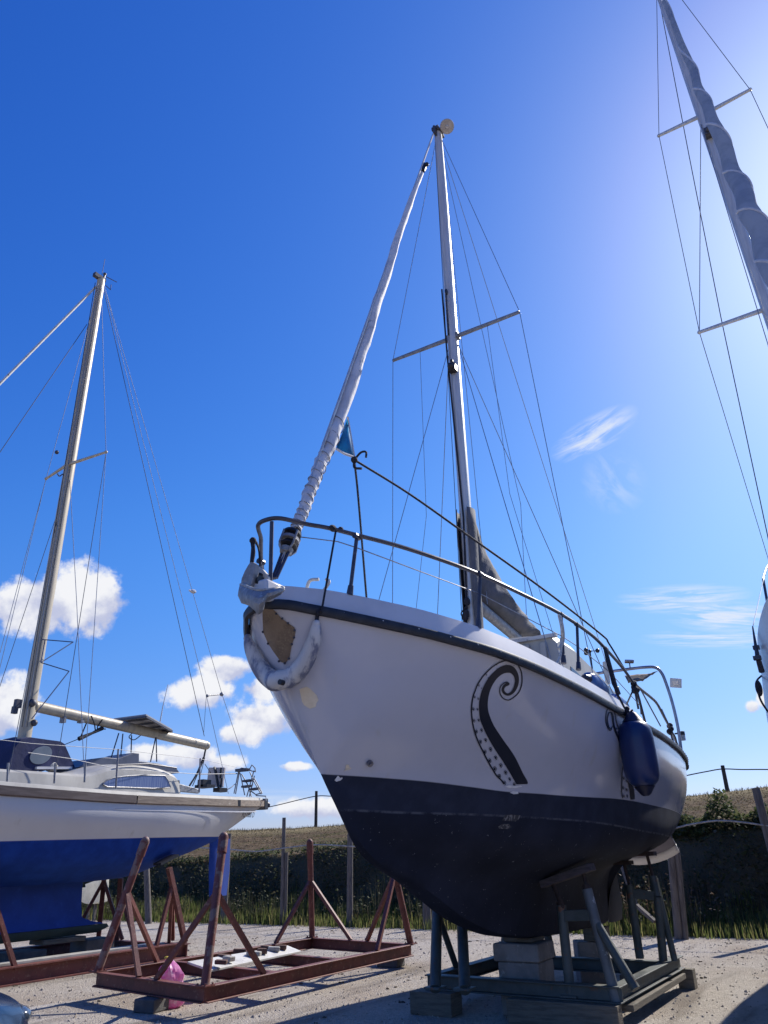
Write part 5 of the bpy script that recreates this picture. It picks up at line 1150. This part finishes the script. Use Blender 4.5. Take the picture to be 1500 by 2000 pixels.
# ================================================================== ground, bank, field
def ground_mat():
    m, nt, b = new_mat('gravel'); tc = nd(nt, 'ShaderNodeTexCoord').outputs['Object']
    v = nd(nt, 'ShaderNodeTexVoronoi'); v.inputs['Scale'].default_value = 42; nt.links.new(tc, v.inputs['Vector'])
    v2 = nd(nt, 'ShaderNodeTexVoronoi'); v2.inputs['Scale'].default_value = 110; nt.links.new(tc, v2.inputs['Vector'])
    sep = nd(nt, 'ShaderNodeSeparateColor'); nt.links.new(v.outputs['Color'], sep.inputs[0])
    sep2 = nd(nt, 'ShaderNodeSeparateColor'); nt.links.new(v2.outputs['Color'], sep2.inputs[0])
    c = mixc(nt, sep.outputs[0], (.42, .36, .29), (.68, .61, .525))
    c2 = mixc(nt, sep2.outputs[0], (.35, .30, .245), (.68, .625, .55))
    c = mixc(nt, .5, c, c2)
    c = mixc(nt, ramp(nt, noise_out(nt, .6, 6, .65, tc), .42, .72), c, (.42, .34, .26))
    c = mixc(nt, ramp(nt, noise_out(nt, 5, 5, .7, tc), .62, .74), c, (.25, .20, .15))
    c = mixc(nt, ramp(nt, noise_out(nt, 1.3, 5, .6, tc, stretch=(1.6, .22, 1)), .52, .70), c, (.30, .255, .21))
    c = mixc(nt, ramp(nt, noise_out(nt, .9, 5, .6, tc, stretch=(1.5, .3, 1)), .60, .72), c, (.58, .53, .47))
    nt.links.new(c, b.inputs['Base Color']); b.inputs['Roughness'].default_value = .95; b.inputs['Specular IOR Level'].default_value = .2
    add = nd(nt, 'ShaderNodeMath', operation='ADD'); nt.links.new(v.outputs['Distance'], add.inputs[0]); nt.links.new(v2.outputs['Distance'], add.inputs[1])
    bp = nd(nt, 'ShaderNodeBump'); bp.inputs['Strength'].default_value = .9; bp.inputs['Distance'].default_value = .02; bp.invert = True
    nt.links.new(add.outputs[0], bp.inputs['Height']); nt.links.new(bp.outputs[0], b.inputs['Normal']); return m
def gz(x, y):
    return G+.018*noise.noise(Vector((x*.5, y*.5, 0)))*min(1, max(0, (abs(x+1)-0)/1))*0
mb = MB(); mb.grid([[Vector((x, y, G)) for y in (-400, -40, -10, -2, 2, 5, 8, 11, 12.6)] for x in (-900, -200, -60, -30, -15, -8, -4, -1, 2, 5, 10, 20, 60, 200, 900)])
g = mb.build('ground', ground_mat(), None, smooth=False); g['kind'] = 'structure'
# loose stones on the gravel
random.seed(3); U_ = random.uniform; mb = MB()
for i in range(5200):
    y = 1.6+10*random.random()**1.2; x = random.uniform(-9, 4.2)
    r = random.uniform(.006, .017)*(1.7 if random.random() < .04 else 1); c = Vector((x, y, G+r*.25)); a = random.uniform(0, 6.28)
    p = [c+Vector((math.cos(a+k*2.09)*r*random.uniform(.8, 1.3), math.sin(a+k*2.09)*r*random.uniform(.8, 1.3), -r*.3)) for k in range(3)]+[c+Vector((random.uniform(-.3, .3)*r, random.uniform(-.3, .3)*r, r*.7))]
    mb.add(p, [(0, 1, 3), (1, 2, 3), (2, 0, 3)])
mb2 = MB()
for i in range(110):
    y = 1.8+9*random.random(); x = U_(-8.5, 4); c = Vector((x, y, G+.006)); r = random.uniform(.012, .035)
    for k in range(4): mb2.ball(c+Vector((random.uniform(-r, r), random.uniform(-r, r), 0)), r*random.uniform(.3, .6), 6, (1, 1, .6))
o = mb2.build('dry_clods', pm('dark_clod', (.09, .07, .05), (.14, .11, .07), 9, .95), None, smooth=False); o['kind'] = 'stuff'
o = mb.build('gravel_stones', pm('loose_stone', (.50, .44, .37), (.30, .25, .20), 9, .95, lo=.35, hi=.6), None, smooth=False); o['kind'] = 'stuff'
# embankment and sloping field behind the yard
def bank_top(x): return interp(x, [(-30, 1.05), (-14, 1.15), (-9, 1.35), (-5, 1.45), (0, 1.5), (6, 1.65), (20, 1.9)])
def hill_z(x, y):
    t = bank_top(x)+.10*noise.noise(Vector((x*.45, 3, 1)))
    y0_ = 12.5+.25*noise.noise(Vector((x*.6, 0, 7)))
    if y < y0_: return G-.02+.05*max(0, (y-10.8))
    if y < y0_+1.05:
        u = (y-y0_)/1.05; return G+.045+(t-G-.045)*(u**.85)
    rz = interp(x, [(-60, 3.4), (-20, 2.55), (-14, 2.72), (-6, 2.85), (-2.5, 3.02), (2, 3.3), (20, 4.2), (60, 5)])
    u = min(1, (y-y0_-1.05)/(28-13.55)); z = t+(rz-t)*u**.95
    if y > 28: z = rz-.05*(y-28)*0+min(0, -(y-28)*.01)
    return z
xs_ = [-420, -200, -90, -60, -45]+frange(-38, 14, .32)+[20, 30, 60, 140, 420]; ys_ = [10.75]+frange(10.9, 11.9, .25)+frange(12.0, 13.9, .10)+frange(14.2, 28, .35)+[30, 40, 80, 200, 500, 900]
mb = MB(); mb.grid([[Vector((x, y, hill_z(x, y)+(.05*noise.noise(Vector((x*1.1, y*1.1, 2)))+.035*noise.noise(Vector((x*3.1, y*3.1, 5))) if 12.2 < y < 29 else 0))) for y in ys_] for x in xs_])
def hill_mat():
    m, nt, b = new_mat('field_earth'); tc = nd(nt, 'ShaderNodeTexCoord').outputs['Object']
    c = mixc(nt, ramp(nt, noise_out(nt, 2.4, 7, .7, tc), .40, .62), (.115, .078, .048), (.20, .145, .085))
    c = mixc(nt, ramp(nt, noise_out(nt, .5, 5, .6, tc), .46, .64), c, (.12, .105, .045))
    c = mixc(nt, ramp(nt, noise_out(nt, 9, 6, .7, tc), .55, .68), c, (.06, .042, .03))
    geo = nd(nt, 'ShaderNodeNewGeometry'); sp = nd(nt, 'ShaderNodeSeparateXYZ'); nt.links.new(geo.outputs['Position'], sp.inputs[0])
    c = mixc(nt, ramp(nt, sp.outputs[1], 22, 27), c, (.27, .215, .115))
    c = mixc(nt, ramp(nt, sp.outputs[1], 13.7, 13.3), c, (.10, .085, .055))
    nt.links.new(c, b.inputs['Base Color']); b.inputs['Roughness'].default_value = 1; b.inputs['Specular IOR Level'].default_value = .05
    bp = nd(nt, 'ShaderNodeBump'); bp.inputs['Strength'].default_value = 1; bp.inputs['Distance'].default_value = .12
    nt.links.new(noise_out(nt, 5, 8, .7, tc), bp.inputs['Height']); nt.links.new(bp.outputs[0], b.inputs['Normal']); return m
h = mb.build('hill', hill_mat(), None, angle=180); h['kind'] = 'structure'

def leaf_mat(name, cols, rough=.7, trans=.35):
    m, nt, b = new_mat(name)
    oi = nd(nt, 'ShaderNodeNewGeometry'); cr_ = nd(nt, 'ShaderNodeValToRGB'); nt.links.new(oi.outputs['Random Per Island'], cr_.inputs[0])
    e = cr_.color_ramp.elements
    for i, c in enumerate(cols):
        if i < 2: el = e[i]; el.position = i/(len(cols)-1)
        else: el = e.new(i/(len(cols)-1))
        el.position = i/(len(cols)-1); el.color = rgba(c)
    nt.links.new(cr_.outputs[0], b.inputs['Base Color']); b.inputs['Roughness'].default_value = rough; b.inputs['Specular IOR Level'].default_value = .2
    tr = nd(nt, 'ShaderNodeBsdfTranslucent'); nt.links.new(cr_.outputs[0], tr.inputs[0]); mx = nd(nt, 'ShaderNodeMixShader'); mx.inputs[0].default_value = trans
    nt.links.new(b.outputs[0], mx.inputs[1]); nt.links.new(tr.outputs[0], mx.inputs[2]); nt.links.new(mx.outputs[0], nt.nodes['Material Output'].inputs[0]); return m
random.seed(11)
def blade(mb, c, h, w, lean, an):
    d = Vector((math.cos(an), math.sin(an), 0)); q = Vector((-d.y, d.x, 0))*w/2
    a = Vector(c); m = a+Vector((0, 0, h*.55))+d*lean*.35; t = a+Vector((0, 0, h))+d*lean
    n = len(mb.v); mb.v += [tuple(a-q), tuple(a+q), tuple(m+q*.8), tuple(m-q*.8), tuple(t)]; mb.f += [(n, n+1, n+2, n+3), (n+3, n+2, n+4)]
def leaf(mb, c, r, an, el):
    d = Vector((math.cos(an)*math.cos(el), math.sin(an)*math.cos(el), math.sin(el))); s = d.cross(Vector((.3, .2, 1))).normalized()*r*.42; c = Vector(c)
    n = len(mb.v); mb.v += [tuple(c), tuple(c+d*r*.5+s), tuple(c+d*r), tuple(c+d*r*.5-s)]; mb.f += [(n, n+1, n+2, n+3)]
U = random.uniform
# grass verge along the fence
mb = MB()
for i in range(26000):
    x = U(-17, 4.5); y = 10.85+1.75*random.random()**.8
    dens = noise.noise(Vector((x*.8, y*.9, 4)))
    if dens < -.25 and random.random() < .7: continue
    if y < 11.05 and random.random() < .6: continue
    h = U(.09, .27)*(1+1.0*max(0, noise.noise(Vector((x*.5, 1, 9)))))*(1.5 if y > 11.7 else 1)
    blade(mb, (x, y, hill_z(x, y)-.01), h, U(.010, .022), U(-.08, .08), U(0, 6.28))
o = mb.build('grass', leaf_mat('verge_grass', [(.10, .14, .035), (.13, .165, .045), (.17, .18, .06), (.23, .20, .09), (.11, .15, .04)], .7, .6), None, smooth=False); o['kind'] = 'stuff'
# weeds covering the bank
mb = MB()
for i in range(30000):
    x = U(-18, 4.5); u = random.random(); y = 12.3+1.45*u
    dn = noise.noise(Vector((x*.9, u*2.0, 13)))
    z = hill_z(x, y)
    if dn < -.18 and random.random() < .75: continue
    off = U(0, .22)*(1+max(0, dn)*1.6)
    leaf(mb, (x, y-off*.8, z+off*.5), U(.035, .09), U(0, 6.28), U(-.5, 1.1))
for i in range(900):                       # clumps of taller weeds in front of the bank
    x = U(-18, 4.5); y = 11.3+1.5*random.random()
    dn = noise.noise(Vector((x*.55, 2, 21)))
    if dn < -.05 and random.random() < .8: continue
    H_ = U(.2, .65)*(1+max(0, dn)); 
    for k in range(9):
        bx, by = x+U(-.12, .12), y+U(-.1, .1); blade(mb, (bx, by, hill_z(bx, by)), H_*U(.6, 1.1), U(.008, .018), U(-.22, .22), U(0, 6.28))
    for k in range(12):
        leaf(mb, (x+U(-.16, .16), y+U(-.12, .12), hill_z(x, y)+H_*U(.2, 1)), U(.03, .075), U(0, 6.28), U(-.4, 1))
o = mb.build('bank_weeds', leaf_mat('weed_leaves', [(.045, .052, .028), (.06, .075, .033), (.085, .092, .045), (.13, .11, .07), (.05, .062, .03)], .8, .25), None, smooth=False); o['kind'] = 'stuff'
# scrub on the lip of the bank and clods, stubble on the field
mb = MB()
for i in range(22000):
    x = U(-18, 6) if i < 13000 else U(-2.2, 3.5); y = 13.4+.6*random.random()
    right = interp(x, [(-18, .45), (-6, .6), (-1.5, .9), (0, 1.5), (6, 1.7)])
    dn = noise.noise(Vector((x*.8, 5, 2)))
    if random.random() > right*.6+dn: continue
    off = U(0, .32*right)*max(.15, .55+1.3*noise.noise(Vector((x*1.7, 8, 3))))
    leaf(mb, (x, y, hill_z(x, y)+off), U(.04, .10), U(0, 6.28), U(-.3, 1.2))
o = mb.build('scrub', leaf_mat('scrub_leaves', [(.05, .07, .025), (.075, .10, .035), (.11, .135, .05), (.15, .135, .075)]), None, smooth=False); o['kind'] = 'stuff'
mb = MB()
for i in range(30000):
    y = 13.7+14.5*random.random()**.85; x = U(-1.15*y+2, .28*y+1) if y > 13 else U(-16, 5)
    d = noise.noise(Vector((x*.45, y*.6, 31)))
    if d < -.15 and random.random() < .6: continue
    z = hill_z(x, y)
    if y > 25.5: blade(mb, (x, y, z), U(.04, .13), U(.012, .022), U(-.08, .08), U(0, 6.28))
    else: leaf(mb, (x, y, z+U(0, .02)), U(.03, .08), U(0, 6.28), U(-.1, .5))
o = mb.build('field_stubble', leaf_mat('stubble', [(.075, .055, .035), (.105, .08, .05), (.075, .068, .036), (.15, .12, .072), (.055, .042, .027)], .9, .3), None, smooth=False); o['kind'] = 'stuff'
# tall dry stalks by the right-hand posts
mb = MB()
for i in range(170):
    x = U(-2.2, .3); y = U(11.5, 12.4); h_ = U(.3, 1.0); blade(mb, (x, y, hill_z(x, y)), h_, U(.006, .012), U(-.4, .4), U(0, 6.28))
    for k in range(3): leaf(mb, (x+U(-.1, .1), y, hill_z(x, y)+h_*U(.5, 1)), U(.03, .07), U(0, 6.28), U(-.3, 1))
o = mb.build('dry_stalks', leaf_mat('dry_stalk', [(.15, .10, .07), (.11, .075, .05), (.20, .145, .10)]), None, smooth=False); o['kind'] = 'stuff'

# fence posts and the rope strung between them
def post(px, ptop_, r, label, y=11.2, lean=0, twin=False):
    b = at_y(px[0], px[1], y); t = at_y(ptop_[0], ptop_[1], y); b.z = G-.05+.03; 
    mb = MB(); n = 7; pts = [b.lerp(t, k/6)+Vector((.012*noise.noise(Vector((px[0], k, 1))), 0, 0)) for k in range(n)]
    mb.tube(pts, [r*(1.06-.02*k) for k in range(n)], 9)
    if twin: mb.tube([p+Vector((r*1.55, .03, -.0)) for p in (pts[:5] if twin == 1 else pts)], r*.8, 8)
    return tag(mb.build('fence_post', 'timber_grey', None, angle=50), label, 'fence post', 'fence posts along the bank')
post((551, 1790), (555, 1597), .045, 'tall thin fence post left of the empty red cradle\'s upright post', twin=True)
post((683, 1790), (684, 1628), .065, 'grey fence post between the empty red cradle\'s upright post and the black bow')
post((834, 1790), (832, 1725), .085, 'short stout fence post just left of the grey-green cradle', twin=False)
post((290, 1810), (286, 1690), .075, 'grey fence post behind the red cradle under the blue keel', y=10.6)
post((437, 1790), (447, 1628), .075, 'fence post directly behind the blue rudder', twin=False)
post((1326, 1835), (1309, 1655), .062, 'stout double fence post right of the grey-green cradle', y=10.7, twin=2)
post((1524, 1700), (1476, 1539), .07, 'leaning fence post at the right edge below the field')
mb = MB(); mb.beam(at_y(1243, 1768, 11), at_y(1279, 1800, 10.9), .09, .05); mb.beam(at_y(1215, 1690, 11.3), at_y(1243, 1772, 11.1), .07, .05)
tag(mb.build('fence_prop', 'timber_grey', None, smooth=False), 'slanting timber prop in the grass behind the black rudder', 'timber')
mb = MB(); mb.tube(curve([at_y(x, y, 11.15) for x, y in ((380, 1655), (447, 1659), (500, 1663), (551, 1657), (615, 1650), (684, 1653), (760, 1658), (833, 1650), (1000, 1660), (1150, 1655), (1316, 1618), (1345, 1611), (1400, 1603), (1450, 1606), (1500, 1613), (1560, 1618))], 5), .016, 6)
tag(mb.build('fence_rope', 'fence_rope', None), 'pale rope sagging along the fence posts in front of the bank', 'rope')
# translucent white rounded shape seen through the gap behind the blue keel
pA, pB, pC, pD = [at_y(x, y, 10.75) for x, y in ((155, 1738), (194, 1718), (193, 1762), (160, 1762))]
ol = curve([at_y(x, y, 10.75) for x, y in ((166, 1727), (166, 1733), (156, 1735), (154, 1748), (160, 1762), (176, 1766), (192, 1762))], 4)+[at_y(196, 1716, 10.75)]
mb = MB(); mb.prism(ol, (-.02, .30, 0)); tk = mb.build('shape', translucent(pm('chalky_white', (.80, .77, .68), (.70, .67, .58), 9, .7, c3=(.4, .38, .33), scale3=24), .6), None, angle=30, bevel=.012); tag(tk, 'chalky white rounded shape seen through the gap behind the blue keel', 'shape')
mb = MB(); q = at_y(180, 1765, 10.9); mb.beam(Vector((q.x-.1, q.y, G)), Vector((q.x-.1, q.y, q.z+.05)), .06, .06); mb.beam(Vector((q.x+.14, q.y, G)), Vector((q.x+.14, q.y, q.z+.05)), .06, .06); mb.build('stand_leg', 'timber_grey', tk, smooth=False)
# utility poles and wires on the ridge
def upole(px, top_, base_, y, r, label):
    t = at_y(*top_, y); b = Vector((t.x, y, hill_z(t.x, y)-.3)); mb = MB(); mb.tube([b, t], [r*1.2, r], 9)
    return tag(mb.build('utility_pole', 'pole', None), label, 'utility pole', 'poles on the ridge'), t
pl1, t1 = upole(619, (618, 1545), (621, 1592), 29, .07, 'dark pole on the ridge beyond the bow of the main boat')
pl2, t2 = upole(1412, (1411, 1495), (1419, 1540), 29, .07, 'dark pole on the ridge right of the main boat')
def pw(pts, y, label):
    mb = MB(); mb.tube(curve([at_y(*p, y) for p in pts], 5), .022, 5); tag(mb.build('power_line', 'pole', None), label, 'power line', 'power lines over the ridge')
pw([(470, 1588), (540, 1573), (585, 1562), (618, 1555), (645, 1555), (720, 1560), (900, 1566)], 29, 'overhead wire over the ridge by the left boat stern')
pw([(1200, 1545), (1290, 1527), (1340, 1515), (1380, 1507), (1411, 1502), (1450, 1503), (1500, 1503), (1600, 1506)], 29, 'overhead wire over the ridge at the right edge')

# ================================================================== light
SD = ray(1760, 325).normalized()
sun = bpy.data.lights.new('sun', 'SUN'); sun.energy = 5.0; sun.angle = R(.53); sun.color = (1, .95, .87)
so = bpy.data.objects.new('sun', sun); COL.objects.link(so); so.rotation_euler = (-SD).to_track_quat('-Z', 'Y').to_euler()
w = bpy.data.worlds.new('World'); sc.world = w; w.use_nodes = True; nt = w.node_tree; nt.nodes.clear()
out = nd(nt, 'ShaderNodeOutputWorld'); sky = nd(nt, 'ShaderNodeTexSky'); sky.sky_type = 'NISHITA'; sky.sun_disc = False
sky.sun_elevation = math.asin(SD.z); sky.sun_rotation = math.atan2(SD.x, SD.y); sky.altitude = 0; sky.air_density = 1.0; sky.dust_density = .42; sky.ozone_density = 3.0
SKY = .12
bg = nd(nt, 'ShaderNodeBackground'); bg.inputs['Strength'].default_value = SKY
hs = nd(nt, 'ShaderNodeHueSaturation'); hs.inputs['Saturation'].default_value = 1.25; hs.inputs['Value'].default_value = 1.0
nt.links.new(sky.outputs[0], hs.inputs['Color'])
tc = nd(nt, 'ShaderNodeTexCoord').outputs['Generated']
def mth(op, a, b=None, c=None):
    n = nd(nt, 'ShaderNodeMath', operation=op)
    for i, v in enumerate((a, b, c)):
        if v is None: continue
        if hasattr(v, 'links'): nt.links.new(v, n.inputs[i])
        else: n.inputs[i].default_value = v
    return n.outputs[0]
# deepen the blue away from the sun, channel by channel
sepc = nd(nt, 'ShaderNodeSeparateColor'); nt.links.new(hs.outputs[0], sepc.inputs[0]); cmb = nd(nt, 'ShaderNodeCombineColor')
for i, (a_, p_, op) in enumerate(((1.45, 1.40, 'MINIMUM'), (1.15, 1.23, 'MINIMUM'), (1.10, .80, 'MAXIMUM'))):
    x_ = mth('MULTIPLY', sepc.outputs[i], SKY); y_ = mth(op, mth('MULTIPLY', mth('POWER', x_, p_), a_), mth('MULTIPLY', x_, .90) if i == 0 else x_); nt.links.new(mth('DIVIDE', y_, SKY), cmb.inputs[i])
gz_ = nd(nt, 'ShaderNodeSeparateXYZ'); nt.links.new(tc, gz_.inputs[0])
low = mixc(nt, ramp(nt, gz_.outputs[2], .0, .42), (.62, .58, .80), (1, 1, 1)); mul = nd(nt, 'ShaderNodeMix', data_type='RGBA', blend_type='MULTIPLY'); mul.inputs[0].default_value = 1
nt.links.new(cmb.outputs[0], mul.inputs[6]); nt.links.new(low, mul.inputs[7]); nt.links.new(mul.outputs[2], bg.inputs['Color'])
def local(px, py, wx, wy, rot=0):
    """direction expressed in the frame of a patch of sky: x right, y up, 1 = its half extent"""
    d = ray(px, py).normalized(); r_ = (ray(px+5, py)-ray(px-5, py)); r_ = (r_-d*r_.dot(d)).normalized(); u_ = r_.cross(d)
    r2 = r_*math.cos(rot)+u_*math.sin(rot); u2 = u_*math.cos(rot)-r_*math.sin(rot)
    L = ray(px, py).length; m3 = Matrix((r2, u2, d)).transposed()
    mp = nd(nt, 'ShaderNodeMapping', vector_type='TEXTURE'); mp.inputs['Location'].default_value = d; mp.inputs['Rotation'].default_value = m3.to_euler('XYZ'); mp.inputs['Scale'].default_value = (wx/F/L, wy/F/L, .6)
    nt.links.new(tc, mp.inputs[0]); return mp.outputs[0]
clouds = [(92, 1178, 108, 60), (168, 1172, 100, 66), (36, 1186, 62, 46), (15, 1385, 62, 75), (440, 1304, 74, 32), (392, 1352, 80, 40), (520, 1345, 62, 30), (520, 1400, 100, 50), (470, 1432, 66, 26), (590, 1400, 90, 45), (360, 1475, 95, 34), (300, 1470, 60, 22), (440, 1490, 50, 22), (575, 1497, 40, 11), (620, 1580, 120, 26), (1470, 1380, 22, 18), (1495, 1368, 22, 24), (200, 1500, 80, 16)]
fld = None; vert = None
for c in clouds:
    v = local(*c); ln = nd(nt, 'ShaderNodeVectorMath', operation='LENGTH'); nt.links.new(v, ln.inputs[0]); f = mth('SUBTRACT', 1, ln.outputs['Value'])
    sv = nd(nt, 'ShaderNodeSeparateXYZ'); nt.links.new(v, sv.inputs[0]); hv = mth('MULTIPLY', mth('MINIMUM', mth('MAXIMUM', sv.outputs[1], -1.2), 1.2), mth('MAXIMUM', mth('MULTIPLY', f, 3), 0)); wgt = mth('MAXIMUM', mth('MULTIPLY', f, 3), 0)
    vert = hv if vert is None else mth('ADD', vert, hv); wsum = wgt if c is clouds[0] else mth('ADD', wsum, wgt)
    fld = f if fld is None else mth('SMOOTH_MAX', fld, f, .25)
vert = mth('DIVIDE', vert, mth('ADD', wsum, .05))
cn = nd(nt, 'ShaderNodeTexNoise'); cn.inputs['Scale'].default_value = 19; cn.inputs['Detail'].default_value = 11; cn.inputs['Roughness'].default_value = .57; nt.links.new(tc, cn.inputs['Vector'])
off = nd(nt, 'ShaderNodeVectorMath', operation='ADD'); nt.links.new(tc, off.inputs[0]); off.inputs[1].default_value = (SD+Vector((0, 0, .6))).normalized()*.012
cn2 = nd(nt, 'ShaderNodeTexNoise'); cn2.inputs['Scale'].default_value = 17; cn2.inputs['Detail'].default_value = 3; cn2.inputs['Roughness'].default_value = .5; nt.links.new(off.outputs[0], cn2.inputs['Vector'])
fn_ = nd(nt, 'ShaderNodeTexNoise'); fn_.inputs['Scale'].default_value = 55; fn_.inputs['Detail'].default_value = 8; fn_.inputs['Roughness'].default_value = .6; nt.links.new(tc, fn_.inputs['Vector'])
den = mth('ADD', mth('ADD', fld, mth('MULTIPLY', mth('SUBTRACT', cn.outputs['Fac'], .5), 1.35)), mth('MULTIPLY', mth('SUBTRACT', fn_.outputs['Fac'], .5), .75))
mask = ramp(nt, den, .10, .46)
lit = ramp(nt, mth('ADD', mth('ADD', mth('MULTIPLY', mth('SUBTRACT', cn.outputs['Fac'], cn2.outputs['Fac']), 1.6), mth('MULTIPLY', mth('SUBTRACT', fn_.outputs['Fac'], .5), .7)), mth('MULTIPLY', vert, .60)), -.42, .16)
ccol = mixc(nt, lit, (.56, .60, .80), (.95, .96, 1.0))
# thin high cloud on the right
cim = None
for c, rot, k, sc_ in (((1162, 850, 95, 19), .54, .85, (.5, .55)), ((1195, 945, 70, 16), -.75, .28, (.5, .55)), ((1330, 1170, 130, 26), .06, .8, (.8, .9)), ((1420, 1205, 130, 30), -.04, .9, (.8, .9)), ((1400, 1248, 150, 20), .02, .75, (.8, .9)), ((430, 1560, 240, 22), 0, .4, (.8, .8))):
    v = local(*c, rot=rot); ln = nd(nt, 'ShaderNodeVectorMath', operation='LENGTH'); nt.links.new(v, ln.inputs[0]); f = mth('MAXIMUM', mth('SUBTRACT', 1, ln.outputs['Value']), 0)
    wn = nd(nt, 'ShaderNodeTexNoise'); wn.inputs['Scale'].default_value = 1.6; wn.inputs['Detail'].default_value = 9; wn.inputs['Roughness'].default_value = .62; wn.inputs['Distortion'].default_value = .5
    wm = nd(nt, 'ShaderNodeMapping'); wm.inputs['Location'].default_value = (c[0]*.37, c[1]*.11, 0); wm.inputs['Scale'].default_value = (sc_[0], sc_[1]*2.2, 1); nt.links.new(v, wm.inputs[0]); nt.links.new(wm.outputs[0], wn.inputs['Vector'])
    f = mth('MULTIPLY', mth('MULTIPLY', mth('MINIMUM', mth('MULTIPLY', f, 1.6), 1), k), ramp(nt, wn.outputs['Fac'], .38, .66))
    cim = f if cim is None else mth('MAXIMUM', cim, f)
bgc = nd(nt, 'ShaderNodeBackground'); nt.links.new(ccol, bgc.inputs['Color']); bgc.inputs['Strength'].default_value = .80
bgw = nd(nt, 'ShaderNodeBackground'); bgw.inputs['Color'].default_value = (.85, .91, 1, 1); bgw.inputs['Strength'].default_value = .78
m1_ = nd(nt, 'ShaderNodeMixShader'); nt.links.new(cim, m1_.inputs[0]); nt.links.new(bg.outputs[0], m1_.inputs[1]); nt.links.new(bgw.outputs[0], m1_.inputs[2])
m2_ = nd(nt, 'ShaderNodeMixShader'); nt.links.new(mask, m2_.inputs[0]); nt.links.new(m1_.outputs[0], m2_.inputs[1]); nt.links.new(bgc.outputs[0], m2_.inputs[2])
nt.links.new(m2_.outputs[0], out.inputs['Surface'])
sc.view_settings.view_transform = 'Standard'; sc.view_settings.look = 'None'; sc.view_settings.exposure = .25; sc.view_settings.gamma = 1
sc.cycles.use_denoising = True; sc.cycles.max_bounces = 6; sc.cycles.caustics_reflective = False; sc.cycles.caustics_refractive = False
for o in bpy.data.objects:
    if o.parent is not None and o.get('category'): del o['category']
